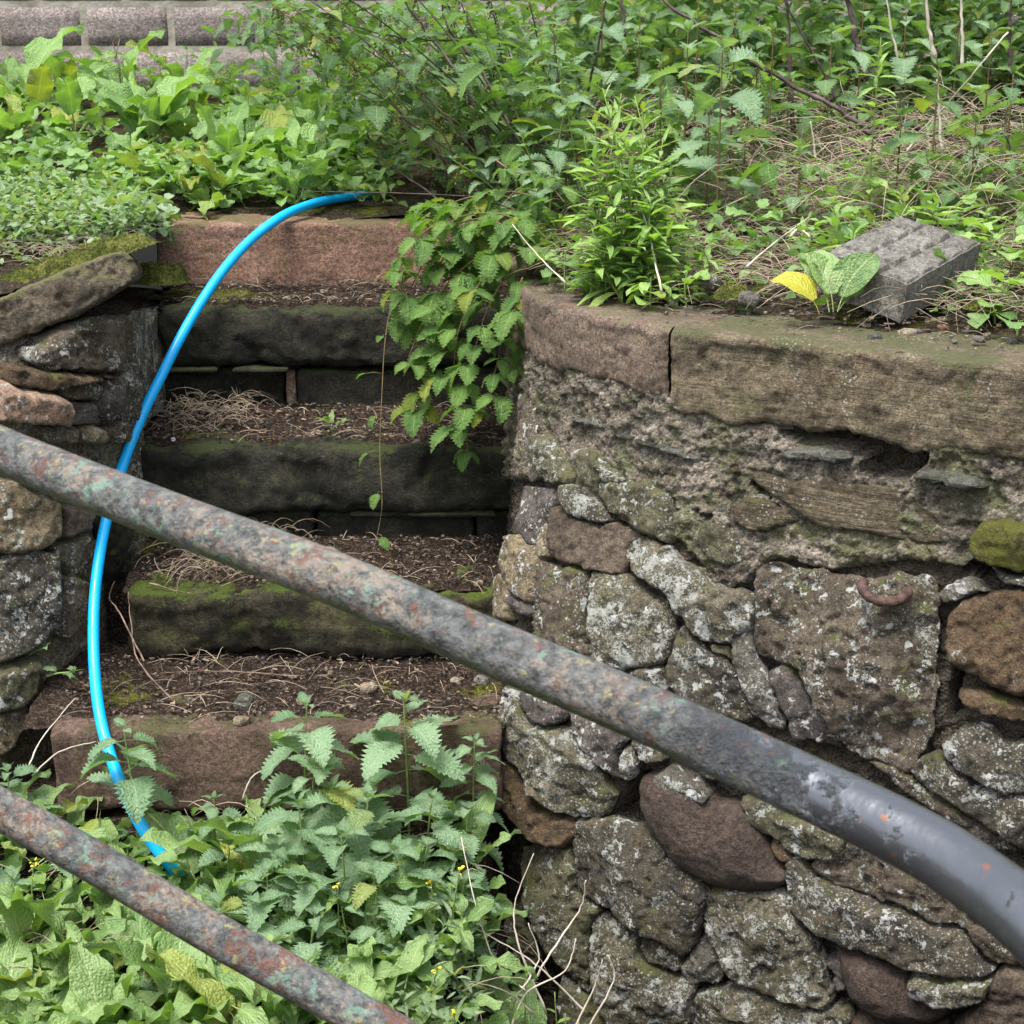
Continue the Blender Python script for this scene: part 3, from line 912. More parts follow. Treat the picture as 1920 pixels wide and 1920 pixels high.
    ('T1', 'slate', .022, .006, [(590, 550), (700, 550), (860, 605), (820, 635), (720, 615), (610, 585)]),
    ('T1', 'slate', .024, .006, [(830, 615), (900, 640), (1090, 700), (1240, 745), (1350, 765), (1480, 820), (1590, 850), (1530, 878), (1380, 835), (1180, 772), (1040, 720), (930, 695)]),
    ('T1', 'olive', .022, .02, [(1500, 1330), (1560, 1290), (1700, 1330), (1790, 1440), (1880, 1560), (1820, 1600), (1700, 1630), (1560, 1570), (1500, 1460)]),
    ('T4', 'rust', .045, .02, [(1460, 1105), (1560, 1105), (1750, 1165), (1920, 1215), (2060, 1230), (2060, 1360), (1800, 1320), (1650, 1290), (1530, 1250), (1465, 1160)]),
    ('T4', 'spotty', .04, .03, [(1360, 1500), (1450, 1420), (1600, 1360), (1700, 1400), (1760, 1480), (1850, 1500), (2060, 1500), (2060, 1830), (1800, 1850), (1600, 1780), (1450, 1680), (1350, 1580)]),
    ('T4', 'spotty', .040, .025, [(1110, 1705), (1200, 1625), (1315, 1590), (1440, 1700), (1590, 1810), (1790, 1865), (2060, 1870), (2060, 2350), (1700, 2110), (1400, 1910), (1250, 1830)]),
    ('T4', 'crust', .025, .015, [(800, 1640), (950, 1660), (1085, 1715), (1215, 1840), (1440, 1960), (1690, 2140), (1880, 2290), (1700, 2270), (1300, 2000), (1000, 1800)]),
    ('T4', 'mortarstone', .028, .02, [(-170, 765), (-20, 650), (0, 880), (80, 1030), (120, 1110), (180, 1250), (190, 1400), (100, 1380), (-40, 1290), (-60, 1150), (-150, 1000)]),
    ('T3', 'olive', .02, .02, [(1580, 790), (1735, 810), (1745, 880), (1790, 960), (1700, 900), (1590, 845)]),
    ('T1', 'rust', .014, 9, [(1215, 900), (1280, 890), (1285, 970), (1250, 1010), (1210, 970)]),
    ('T1', 'rust', .02, 9, [(1710, 900), (1790, 885), (1830, 930), (1800, 970), (1730, 960)]),
    ('T2', 'tan', .05, 9, [(1010, 1060), (1060, 1045), (1120, 1050), (1110, 1085), (1040, 1105), (1008, 1090)]),
    ('T2', 'pebblegrey', .03, 9, [(250, 900), (300, 880), (330, 900), (310, 935), (260, 935)]),
]
LAB = {6: 'flat faced brown block', 22: 'smooth brown rounded cobble', 33: 'smooth dark cobble low in the wall', 46: 'yellow green algae covered stone', 48: 'long banded brown stone'}
for i, (tile, mat, H, R, pts) in enumerate(STONES):
    rough = .35 if mat == 'cobble' else (1.25 if mat in ('crust', 'mortarstone', 'lichen', 'olive') else 1.0)
    if H < .03:
        rough *= .7
    nm = 'slate' if mat == 'slate' else ('mortar_lump' if mat == 'mortarstone' else ('cobble' if mat == 'cobble' else 'stone'))
    big = i in (42,)
    traced_stone(wall, nm, tile, mat, H, R, pts, F_right, seed=i + 1, rough=rough * (1.35 if big else 1), facet=0 if R > 1 else (.9 if big else .55), depth=.09, label=LAB.get(i))

def blob(x, y, rx, ry, seed):
    r = random.Random(seed)
    n = 9
    return [(x + rx * math.cos(6.283 * k / n) * r.uniform(.8, 1.08), y + ry * math.sin(6.283 * k / n) * r.uniform(.8, 1.08)) for k in range(n)]


# stones behind the handrail and round the curve to the right
FILL = [(1085, 1262, 60, 42), (1200, 1312, 48, 36), (1290, 1362, 52, 34), (1385, 1412, 52, 36), (1490, 1462, 55, 36), (1590, 1512, 48, 36), (1690, 1562, 52, 34), (1790, 1622, 52, 34), (1880, 1690, 48, 40),
        (1010, 1225, 30, 36), (1150, 1335, 34, 24), (1340, 1440, 34, 22), (1540, 1540, 36, 22)]
FILL += [(2010 + 140 * (i % 4) + 40 * ((i // 4) % 2), 1010 + 118 * (i // 4), 66, 50) for i in range(32)]
for k, (x, y, rx, ry) in enumerate(FILL):
    mt = ('crust', 'spotty', 'brown', 'lichen', 'purple')[k % 5]
    traced_stone(wall, 'stone', 'F', mt, .03, .04, blob(x, y, rx, ry, k), F_right, seed=400 + k, depth=.09, res=.011)

# mortar core of the wall (continues along the steps and out of the picture)
UPZONE = [(940, 640), (1250, 735), (1500, 815), (2100, 850), (2100, 1000), (1815, 1065), (1700, 1052), (1560, 1070), (1440, 1050), (1400, 1095), (1340, 1110), (1310, 1060),
          (1265, 1012), (1185, 1000), (1080, 925), (1050, 890), (1000, 900), (940, 900)]
HOLES = [tpx('T2', [(640, 680), (900, 720), (1230, 790), (1230, 860), (1120, 960), (1090, 1010), (800, 1000), (700, 930), (760, 850), (640, 800), (300, 740), (150, 650)]),
         tpx('T5', [(850, 420), (1000, 140), (1110, 120), (1120, 300), (1150, 450), (1200, 560), (1000, 500)]), tpx('T5', [(700, 1000), (850, 1040), (960, 1140), (880, 1130), (790, 1130), (760, 1170)]),
         tpx('T4', [(1400, 950), (1480, 1000), (1440, 1100), (1520, 1270), (1450, 1340), (1340, 1380), (1350, 1150)]), tpx('T4', [(1560, 190), (1680, 260), (1740, 380), (1640, 370), (1520, 300), (1460, 260)]),
         tpx('T1', [(280, 110), (340, 120), (350, 180), (300, 190)]), tpx('T1', [(1480, 1220), (1600, 1260), (1560, 1290)]), tpx('T6', [(150, 740), (240, 790), (260, 900), (180, 920)]),
         tpx('T2', [(-60, 1020), (60, 1050), (100, 1130), (0, 1110)])]


def inpoly(q, poly):
    ins = np.zeros(len(q), bool)
    m = len(poly)
    for i in range(m):
        ax, ay = poly[i]
        bx, by = poly[(i + 1) % m]
        if ay != by:
            ins ^= ((ay > q[:, 1]) != (by > q[:, 1])) & (q[:, 0] < (bx - ax) * (q[:, 1] - ay) / (by - ay) + ax)
    return ins


u0, u1 = ULEN[0], ULEN[-1]
us = np.concatenate([np.arange(u0, 2.1, .05), np.arange(2.1, 5.3, .0065), np.arange(5.3, u1, .04)])
us = us[us <= u1]
zs = np.arange(-.88, -3.3, -.0065)
UU, ZZ = np.meshgrid(us, zs, indexing='ij')
W = wallP(UU.ravel(), ZZ.ravel())
nn2 = curve_n(UU.ravel())
px = proj(W)
flush = inpoly(px, UPZONE)
hole = np.zeros(len(px), bool)
for h_ in HOLES:
    hole |= inpoly(px, h_)
rec = np.where(flush, 0.0, 0.032)
R2 = rec.reshape(UU.shape)
for _ in range(3):
    R2[1:-1, 1:-1] = (R2[1:-1, 1:-1] * 2 + R2[:-2, 1:-1] + R2[2:, 1:-1] + R2[1:-1, :-2] + R2[1:-1, 2:]) / 6
H2 = np.where(hole, 0.11, 0.0).reshape(UU.shape)
rec = R2.ravel() + H2.ravel()
disp = -rec + fbm(W, 9, 3) * .014 + fbm(W, 30, 3, .6) * .011 + fbm(W, 95, 2) * .007 * np.where(hole, .3, 1)
disp -= np.maximum(0, fbm(W + 7, 16, 3, ridged=True) - .4) * .035
disp += np.where(flush, np.round(fbm(W * np.array([1, 1, 2.6]), 9, 3) * 3) * .006, 0) + np.maximum(0, fbm(W + 3, 42, 2) - .15) * .03
disp -= .05 * smooth(-W[:, 2], .90, .86)
W[:, 0] += nn2[0] * disp
W[:, 1] += nn2[1] * disp
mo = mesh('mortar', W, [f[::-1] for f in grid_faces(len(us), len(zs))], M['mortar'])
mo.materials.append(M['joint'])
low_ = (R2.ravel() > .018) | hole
mo.polygons.foreach_set('material_index', [1 if low_[p.vertices[0]] else 0 for p in mo.polygons])  # recessed joints and holes take the colour with crevice shade painted in
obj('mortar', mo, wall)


# coping slabs: swept section with rounded arris and broken lower edge
def coping(name, ua, ub, mat, zb, seed, label):
    us = np.arange(ua, ub, .0095)
    zt_ = -.748
    th = zt_ - zb
    r = .022
    prof = []                                   # (inset from face, z)
    for v in np.arange(.46, r, -.018):
        prof.append((v, zt_, 0))
    for a in np.linspace(0, 90, 6):
        prof.append((r - r * math.sin(math.radians(a)), zt_ - r + r * math.cos(math.radians(a)), 0))
    for v in np.arange(r + .008, th - .02, .0085):
        prof.append((0, zt_ - v, 1))
    for a in np.linspace(0, 90, 5):
        prof.append((.018 - .018 * math.cos(math.radians(a)), zb + .018 - .018 * math.sin(math.radians(a)), 2))
    for v in np.arange(.03, .40, .04):
        prof.append((v, zb, 2))
    prof = np.array(prof)
    nu, nv = len(us), len(prof)
    U = np.repeat(us, nv)
    pr = np.tile(prof, (nu, 1))
    cx = np.interp(U, ULEN, CTOP[:, 0])
    cy = np.interp(U, ULEN, CTOP[:, 1])
    n = curve_n(U)
    base = np.stack([cx - n[0] * pr[:, 0], cy - n[1] * pr[:, 0], pr[:, 1]], 1)
    e0 = np.minimum(U - ua, ub - U)                       # rounded ends
    endr = .010 * (1 - smooth(e0, 0, .03)) ** 2 * 1.6
    q = np.stack([U, np.zeros_like(U) + seed, pr[:, 1] * 0], 1)
    low = smooth(zt_ - pr[:, 1], th * .55, th)
    base[:, 2] += low * (fbm(q, 6, 3) * .036 + np.abs(fbm(q, 20, 3)) * .026)
    face = (pr[:, 2] >= 1) * 1.0
    d = fbm(base, 6, 3) * .010 + fbm(base, 28, 3) * .006 - np.maximum(0, fbm(base + 50, 14, 3, ridged=True) - .42) * .02 + fbm(base, 80, 2) * .002
    if seed == 2:
        dq = base * np.array([1.2, 1.2, 40])
        d += face * fbm(dq, 3.5, 3) * .0032 + np.round(fbm(base + 30, 8, 2) * 2) * .004
        # the flake that broke off, leaving a curved scar
        pxx = proj(base)
        sc = smooth(np.hypot((pxx[:, 0] - 1420) / 125, (pxx[:, 1] - 690) / 75), 1.0, .92)
        d -= face * sc * .007
    d -= endr
    # lower edge undercut
    d -= face * low * np.maximum(0, fbm(q + 5, 10, 3)) * .02
    topf = (pr[:, 2] == 0) & (pr[:, 0] > r)
    base[:, 0] += n[0] * np.where(topf, 0, d)
    base[:, 1] += n[1] * np.where(topf, 0, d)
    base[:, 2] += np.where(topf, fbm(base, 8, 3) * .006 - endr * .7, 0) + np.where(pr[:, 2] == 0, 0, 0)
    F = [f[::-1] for f in grid_faces(nu, nv)]
    F.append(tuple(range(nv)))
    F.append(tuple(range((nu - 1) * nv, nu * nv))[::-1])
    return obj(name, mesh(name, base, F, M[mat]), wall, label=label)


u_mid = float(ULEN[np.argmin(np.hypot(CTOP[:, 0] - .385, CTOP[:, 1] - 4.015))])
u_l = float(ULEN[np.argmin(np.abs(CTOP[:, 1] - 4.86))])
coping('coping_stone', u_l, u_mid + .001, 'cope1', -.932, 1, 'smooth grey brown corner coping slab with rounded edge')
coping('coping_stone', u_mid + .004, ULEN[-1] - .05, 'cope2', -.965, 2, 'long coping slab with horizontal tool marks and pale lichen')
coping('coping_stone', .25, u_l - .006, 'cope1', -.94, 3, None)

# iron ring set in the joint
rc = Vector(hit([(1648, 1074)], F_right)[0]) + Vector((0, -.068, -.012))
path = []
for k in range(25):
    a = math.pi * (-.16) + math.pi * 1.32 * k / 24
    path.append(rc + Vector((-.052 * math.cos(a), -.045 * math.sin(a) + .0, -.018 * math.sin(a) - 0.002)))
Vr, Fr = tube(path, [.0125 + .0012 * math.sin(k * 2.1) for k in range(25)], 14)
obj('iron_ring', mesh('iron_ring', Vr, Fr, M['iron']), wall, label='rusty twisted iron ring set in the mortar joint')


# ------------------------------------------------------------------ rounded rough blocks
def rough_block(name, size, mat, res=.014, r=.02, amp=.008, seed=0, freq=9, ridg=0.0, bottom=0.0, strat=0.0):
    sx, sy, sz = size
    V, F = [], []
    nx, ny, nz = (max(2, int(s / res)) for s in size)
    idx = {}

    def vid(i, j, k):
        key = (i, j, k)
        if key not in idx:
            idx[key] = len(V)
            V.append((i / nx * sx - sx / 2, j / ny * sy - sy / 2, k / nz * sz - sz / 2))
        return idx[key]
    for i in range(nx):
        for j in range(ny):
            F.append((vid(i, j, 0), vid(i, j + 1, 0), vid(i + 1, j + 1, 0), vid(i + 1, j, 0)))
            F.append((vid(i, j, nz), vid(i + 1, j, nz), vid(i + 1, j + 1, nz), vid(i, j + 1, nz)))
    for i in range(nx):
        for k in range(nz):
            F.append((vid(i, 0, k), vid(i + 1, 0, k), vid(i + 1, 0, k + 1), vid(i, 0, k + 1)))
            F.append((vid(i, ny, k), vid(i, ny, k + 1), vid(i + 1, ny, k + 1), vid(i + 1, ny, k)))
    for j in range(ny):
        for k in range(nz):
            F.append((vid(0, j, k), vid(0, j, k + 1), vid(0, j + 1, k + 1), vid(0, j + 1, k)))
            F.append((vid(nx, j, k), vid(nx, j + 1, k), vid(nx, j + 1, k + 1), vid(nx, j, k + 1)))
    V = np.array(V)
    h = np.array(size) / 2
    r = min(r, h.min() * .95)
    core = np.clip(V, -(h - r), h - r)
    dv = V - core
    ln = np.linalg.norm(dv, axis=1)
    ok = ln > 1e-9
    nrm = np.zeros_like(V)
    nrm[ok] = dv[ok] / ln[ok][:, None]
    V[ok] = core[ok] + nrm[ok] * r
    q = V + seed * 5.77
    d = fbm(q, freq, 4) * amp + fbm(q, freq * 4, 3) * amp * .35
    if ridg:
        d -= np.maximum(0, fbm(q, freq * .6, 3, ridged=True) - .25) * ridg
    if strat:
        d += fbm(q * np.array([1, 1, 18]), 2.2, 3) * strat
    d += np.round(fbm(q + 11, freq * .9, 2) * 2.4) * amp * .45 * (1 if bottom else 0)
    V = V + nrm * d[:, None]
    if bottom:
        lowf = smooth(-V[:, 2] / h[2], -.1, 1)
        qq = np.stack([V[:, 0], np.zeros(len(V)) + seed, np.zeros(len(V))], 1)
        V[:, 2] += lowf * (fbm(qq, 5, 3) * bottom)
        V[:, 1] += lowf * np.where(V[:, 1] < 0, 1, 0) * (np.maximum(0, fbm(qq + 3, 3, 3) + .2)) * bottom * 1.4
    return mesh(name, V, F, mat)


# ------------------------------------------------------------------ steps
steps = obj('stone_steps', None, label='flight of five worn stone steps climbing between two rubble walls', cat='steps')
YT = [4.0, 4.40, 4.76, 5.13, 5.44]
ZTp = [-1.836, -1.584, -1.25, -.893, -.661]
# (left x, right x, thickness, depth, mat, label)
SD = [(-1.245, -.025, .25, .55, 'steplow', 'lowest step, brown red sandstone'), (-1.12, .0, .21, .5, 'stepmoss', 'second step, damp and patched with bright moss'),
      (-1.16, .03, .215, .5, 'stepdark', 'third step, stone darkened for shade, with split face'), (-1.13, .04, .19, .5, 'stepdark', 'fourth step, dark slab with worn rounded nose'),
      (-1.19, .1, .22, .4, 'stepred', 'top step, dressed pink red sandstone')]
for k, (xa, xb, th, dp, mt, lb) in enumerate(SD):
    me = rough_block('step_slab', (xb - xa, dp, th), M[mt], res=.011, r=(.02, .036, .038, .036, .012)[k], amp=(.008, .016, .014, .013, .007)[k], seed=k + 1, freq=(6, 7, 6, 6, 10)[k],
                     ridg=(.01, .05, .045, .035, .008)[k], bottom=(.01, .03, .03, .02, .0)[k], strat=.003)
    obj('step_slab', me, steps, loc=((xa + xb) / 2, YT[k] + dp / 2, ZTp[k] - th / 2), label=lb)
# riser course under the third and fourth steps
for (x0, x1, y, z1, z0, mt, sd) in [(-1.14, -.745, 5.17, -1.10, -1.30, 'stepdark', 3), (-.70, -.28, 5.165, -1.10, -1.30, 'stepdark', 4), (-.27, .2, 5.17, -1.10, -1.30, 'stepdark', 5),
                                    (-1.15, -.62, 4.82, -1.475, -1.62, 'stepdark', 6), (-.61, -.12, 4.81, -1.475, -1.62, 'stepdark', 7), (-.11, .2, 4.82, -1.475, -1.62, 'stepdark', 8),
                                    (-1.1, -.4, 4.46, -1.80, -1.90, 'stepdark', 9), (-.39, .2, 4.45, -1.80, -1.90, 'stepdark', 10)]:
    me = rough_block('riser_stone', (x1 - x0, .2, z1 - z0), M[mt], res=.016, r=.018, amp=.01, seed=sd, freq=8, bottom=0)
    obj('riser_stone', me, steps, loc=((x0 + x1) / 2, y + .1, (z1 + z0) / 2))
me = rough_block('brick_wedge', (.03, .15, .17), M['red'], res=.012, r=.006, amp=.006, seed=31)
obj('brick_wedge', me, steps, loc=(-.722, 5.26, -1.19), label='red brick wedge in the joint between riser stones')
for (x0, x1, z, y, sd) in [(-1.12, -.95, -1.093, 5.12, 1), (-.9, -.72, -1.09, 5.11, 2), (-.32, -.05, -1.47, 4.77, 3), (-.5, -.3, -1.472, 4.78, 4)]:
    me = rough_block('slate_packing', (x1 - x0, .12, .012), M['stepdark'], res=.012, r=.005, amp=.006, seed=sd + 50)
    obj('slate_packing', me, steps, loc=((x0 + x1) / 2, y + .06, z))

# soil lying on the treads, banked against each riser
for k in range(4):
    xa, xb = (-1.33, -1.13, -1.17, -1.14)[k], (-.02, .0, .03, .04)[k]
    ya, yb = YT[k] + .035, YT[k + 1] + .12
    nx, ny = int((xb - xa) / .012), int((yb - ya) / .012)
    X, Y = np.meshgrid(np.linspace(xa, xb, nx), np.linspace(ya, yb, ny), indexing='ij')
    pts = np.stack([X.ravel(), Y.ravel(), np.zeros(X.size)], 1)
    t = (pts[:, 1] - ya) / (yb - ya)
    z = ZTp[k] - .012 + smooth(t, 0, .25) * .022 + smooth(t, .3, 1) * .03 + fbm(pts + k, 9, 3) * .02 * smooth(t, 0, .3) + fbm(pts, 45, 3) * .010 + fbm(pts, 120, 2) * .005
    pts[:, 2] = z
    obj('tread_soil', mesh('tread_soil', pts, grid_faces(nx, ny), M['soilstep']), steps, kind='stuff')
# solid body below the steps
for k in range(5):
    me = rough_block('step_core', (1.25, .9, .5), M['soil'], res=.1, r=.01, amp=.0)
    obj('step_core', me, steps, loc=(-.59, YT[k] + .62, ZTp[k] - .05 - .25 if k else ZTp[k] - .30))


# ------------------------------------------------------------------ left wall
lwall = obj('side_wall', None, label='broken rubble stone wall with tilted cap slab, left of the steps', cat='wall')
LST = [
    ('L1', 'crust', .05, .03, [(360, 980), (480, 860), (650, 780), (850, 700), (1100, 690), (1180, 740), (1180, 1090), (1100, 1100), (980, 1195), (800, 1185), (600, 1155), (420, 1155), (290, 1090), (300, 1020)], 0),
    ('L1', 'rust', .075, .015, [(60, 1130), (200, 1150), (500, 1180), (800, 1190), (960, 1190), (990, 1210), (700, 1265), (520, 1320), (300, 1330), (110, 1300)], 0),
    ('L1', 'red', .15, .025, [(-150, 1270), (0, 1270), (100, 1310), (400, 1350), (510, 1390), (520, 1500), (500, 1640), (360, 1600), (0, 1570), (-150, 1570)], 0),
    ('L1', 'crust', .04, .02, [(510, 1300), (860, 1265), (840, 1430), (560, 1440), (500, 1380)], 0),
    ('L1', 'purple', .055, .02, [(860, 1230), (1010, 1210), (1030, 1400), (980, 1560), (900, 1640), (830, 1600), (800, 1480), (840, 1360)], 0),
    ('L1', 'purple', .045, .02, [(520, 1450), (800, 1460), (830, 1610), (880, 1640), (700, 1650), (510, 1650)], 0),
    ('L1', 'crust', .05, .02, [(340, 1665), (640, 1665), (640, 1820), (560, 1830), (330, 1780)], 0),
    ('L1', 'tan', .065, .03, [(645, 1675), (740, 1645), (870, 1685), (895, 1800), (800, 1830), (650, 1810)], 0),
    ('L1', 'lichen', .05, .02, [(905, 1680), (1050, 1620), (1100, 1750), (1000, 1830), (910, 1810)], 0),
    ('L1', 'spotty', .03, .02, [(1030, 1260), (1180, 1100), (1290, 1300), (1230, 1550), (1110, 1800), (1050, 1620), (1000, 1600), (1040, 1400)], 0),
    ('L2', 'tan', .075, .05, [(-80, 140), (60, 138), (140, 195), (290, 255), (290, 430), (200, 495), (60, 515), (-80, 515)], 0),
    ('L2', 'brown', .055, .04, [(300, 255), (470, 310), (440, 385), (380, 420), (298, 435)], 0),
    ('L2', 'spotty', .075, .05, [(-80, 555), (60, 525), (200, 505), (270, 525), (280, 680), (280, 830), (220, 930), (120, 1015), (0, 1060), (-80, 1070)], 0),
    ('L2', 'olive', .03, .04, [(275, 480), (440, 410), (500, 470), (560, 560), (470, 680), (350, 650), (285, 560)], 0),
    ('L2', 'crust', .045, .03, [(290, 625), (380, 640), (450, 680), (440, 800), (380, 880), (310, 950), (270, 900), (290, 760)], 0),
    ('L2', 'olive', .06, .05, [(-80, 1085), (60, 1065), (180, 1035), (190, 1120), (150, 1220), (80, 1290), (0, 1315), (-80, 1320)], 0),
    ('L2', 'tan', .05, .03, [(-80, 1335), (60, 1315), (130, 1285), (110, 1380), (60, 1480), (0, 1530), (-80, 1540)], 0),
    ('L2', 'stepdark', .04, .03, [(505, 350), (560, 300), (640, 330), (620, 480), (580, 640), (530, 640), (515, 480)], 0),
]
for i, (tile, mat, H, R, pts, _) in enumerate(LST):
    traced_stone(lwall, 'stone', tile, mat, H, R, pts, F_left, seed=100 + i, rough=1.3 if mat in ('crust', 'lichen') else 1.0, depth=.10, dclamp=.2,
                 label='reddish block jutting out of the wall' if i == 2 else None)
for k in range(30):
    x, y = -110 - 150 * (k % 4) - 40 * ((k // 4) % 2), 735 + 112 * (k // 4)
    traced_stone(lwall, 'stone', 'F', ('crust', 'tan', 'brown', 'spotty', 'olive')[k % 5], .045, .045, [(x + (a - x) , b) for a, b in blob(x, y, 70, 50, 900 + k)], F_left, seed=500 + k, depth=.10, res=.012)
# side face of the wall along the steps, three squarish stones
for (y0, y1, z1, z0, mt, sd) in [(4.66, 5.22, -.90, -1.22, 'lichen', 61), (4.70, 5.2, -1.23, -1.42, 'spotty', 62), (4.72, 5.0, -1.43, -1.68, 'olive', 63), (5.0, 5.4, -1.43, -1.6, 'spotty', 64), (5.23, 5.6, -.90, -1.2, 'crust', 65)]:
    me = rough_block('stone', (.3, y1 - y0, z1 - z0), M[mt], res=.012, r=.018, amp=.014, seed=sd, freq=8, ridg=.03)
    obj('stone', me, lwall, loc=(-1.278, (y0 + y1) / 2, (z1 + z0) / 2))
# earth and mortar core
us = np.arange(0, 1, .006)
lx = -2.6 + us * 1.48
zs = np.arange(-.86, -2.6, -.012)
XX, ZZ = np.meshgrid(lx, zs, indexing='ij')
YY = F_left(XX.ravel(), ZZ.ravel())
W = np.stack([XX.ravel(), YY, ZZ.ravel()], 1)
W[:, 1] += .05 + fbm(W, 12, 3) * .02 + fbm(W, 50, 3) * .012 + .12 * smooth(proj(W)[:, 1], 760, 600)
obj('mortar', mesh('mortar', W, grid_faces(len(lx), len(zs)), M['mortar']), lwall)
me = rough_block('rubble_core', (1.3, .8, 1.6), M['soil'], res=.08, r=.03, amp=.01)
obj('rubble_core', me, lwall, loc=(-1.85, 5.15, -1.68))

# tilted cap slab
B = np.array([tuple(P(a, b, 4.50 - .05 * max(0, (150 - a) / 150))) for a, b in tpx('L1', [(-200, 600), (0, 520), (330, 385), (700, 225), (1080, 100), (1140, 130), (1225, 285), (1215, 370), (870, 590), (540, 740), (0, 960), (-200, 1040)])])
me = stone_mesh('cap_slab', B, Vector((.12, -1, .12)), .03, .02, M['capslab'], depth=.42, seed=301, rough=1.0, facet=.4)
obj('cap_slab', me, lwall, label='tilted weathered cap slab lying on the wall top')


# ------------------------------------------------------------------ ground
def zg_up(X, Y):
    right = -.752 + .085 * np.clip(Y - F_right(X, np.full_like(X, -.8)) - .3, 0, 5)
    left = -.745 + .10 * np.clip(Y - 4.6, 0, 4)
    mid = -.665 + .075 * np.clip(Y - 5.6, 0, 4)
    a = smooth(X, -1.5, -1.05)
    b = smooth(X, -.15, .15)
    z = left * (1 - a) + mid * a
    z = z * (1 - b) + right * b
    q = np.stack([X, Y, 0 * X], 1)
    return z + fbm(q, 2.2, 3) * .035 * smooth(Y, 4.2, 5.2) + fbm(q, 14, 3) * .012


def zg_low(X, Y):
    q = np.stack([X, Y, 0 * X], 1)
    z = -2.10 - .28 * np.clip(4.0 - Y, 0, 1.2)
    z = z - .65 * smooth(X, -.14, .10) * smooth(Y, 2.4, 3.0) - .25 * smooth(X, .1, .5) * smooth(Y, 2.4, 3.0)
    z = z * (1 - smooth(Y, 2.6, 1.9)) + (-1.5) * smooth(Y, 2.6, 1.9)
    return z + fbm(q, 3, 3) * .03


def ground_sheet(name, xs, ys, zf, mask, mat):
    X, Y = np.meshgrid(xs, ys, indexing='ij')
    x, y = X.ravel(), Y.ravel()
    z = zf(x, y)
    pts = np.stack([x, y, z], 1)
    keep = mask(x, y)
    fs = [f for f in grid_faces(len(xs), len(ys)) if keep[f[0]] and keep[f[1]] and keep[f[2]] and keep[f[3]]]
    return obj(name, mesh(name, pts, fs, M[mat]), kind='structure')


def mask_up(x, y):
    r = (x > .02) & (y > F_right(x, np.full_like(x, -.8)) + .22)
    l = (x < -1.17) & (y > F_left(x, np.full_like(x, -.8)) + .12)
    m = y > 5.55
    return r | l | m


def mask_low(x, y):
    return (y < 4.12) | ((x < -1.15) & (y < 4.7)) | (x > 0) & (y < 4.5)


xs = np.concatenate([np.arange(-14, -3, .5), np.arange(-3, 3, .035), np.arange(3, 14, .5)])
ground_sheet('upper_ground', xs, np.concatenate([np.arange(3.2, 7, .035), np.arange(7, 30, .4)]), zg_up, mask_up, 'bank')
xs = np.concatenate([np.arange(-14, -3, .5), np.arange(-3, 3, .05), np.arange(3, 14, .5)])
ground_sheet('ground', xs, np.concatenate([np.arange(-12, 0, .5), np.arange(0, 4.8, .05)]), zg_low, mask_low, 'soil')


def z1(f, x, y):
    return float(f(np.array([x], float), np.array([y], float))[0])


# ------------------------------------------------------------------ block wall behind
bw = obj('block_wall', None, label='pinkish grey concrete block wall with pale mortar joints behind the bank', cat='wall')
BY = 8.85
pxm = FPX / BY / (CT + .257 * ST)        # px per metre near the top edge
bw_w, bw_h = .455, .2255
ox = P(160, 92, BY).x
oz = P(160, 92, BY).z
proto = None
bl = [rough_block('block', (bw_w - .032, .2, bw_h - .03), M['block'], res=.05, r=.008, amp=.003, seed=70 + i) for i in range(3)]
for row in range(-3, 8):
    for c in range(-16, 12):
        x = ox + (c + .5) * bw_w + (0 if row % 2 == 0 else bw_w * .5)
        z = oz + (row + .5) * bw_h
        if x < -7.0 or x > 4.6:
            continue
        obj('block', bl[(row * 3 + c) % 3], bw, loc=(x, BY + .1, z))
me = rough_block('block_mortar', (12.0, .193, bw_h * 11.2), M['blockmortar'], res=.2, r=.004, amp=0)
obj('block_mortar', me, bw, loc=(-1.2, BY + .1, oz + bw_h * 2.5))

# ------------------------------------------------------------------ railing
rl = obj('handrail', None, label='weathered painted tubular handrail crossing in front of the steps', cat='railing')
# centre line from the photo: (x, y of centre, diameter in px)
tr = [(-420, 655, 84), (-150, 772, 86), (0, 843, 88), (300, 962, 96), (620, 1082, 104), (900, 1205, 110), (1200, 1333, 118), (1500, 1470, 128), (1640, 1536, 134), (1760, 1600, 140), (1850, 1662, 146), (1920, 1716, 152), (1990, 1785, 158), (2040, 1850, 160), (2080, 1930, 160)]
pts = [P(x, y, .0483 * FPX / d * .98) for x, y, d in tr]
pts += [pts[-1] + Vector((.02, 0, -.12)), pts[-1] + Vector((.03, 0, -1.1))]
sp = spline(pts, 10)
Vt, Ft = tube(sp, [.0241] * len(sp), 28)
obj('top_rail', mesh('top_rail', Vt, Ft, M['rail']), rl, label='thick top rail with flaking grey paint, worn smooth and black at the bend')
# weld lump on the rail
c0 = P(607, 1076, .0483 * FPX / 103 * .98)
dirv = (pts[5] - pts[4]).normalized()
Vt, Ft = tube([c0 - dirv * .007, c0 - dirv * .004, c0, c0 + dirv * .004, c0 + dirv * .008], [.0238, .0253, .0258, .0252, .0238], 28)
obj('weld_bead', mesh('weld_bead', Vt, Ft, M['rail']), rl)
mr = [(-500, 1270, 80), (-200, 1410, 84), (0, 1517, 86), (200, 1630, 88), (400, 1750, 90), (600, 1862, 92), (720, 1930, 94), (900, 2030, 96), (1200, 2200, 98)]
pts2 = [P(x, y, .044 * FPX / d) for x, y, d in mr]
sp = spline(pts2, 10)
Vt, Ft = tube(sp, [.0218] * len(sp), 28)
obj('lower_rail', mesh('lower_rail', Vt, Ft, M['rail2']), rl, label='lower rail with red rust showing through the paint')
pp = P(-420, 655, .0483 * FPX / 84 * .98)
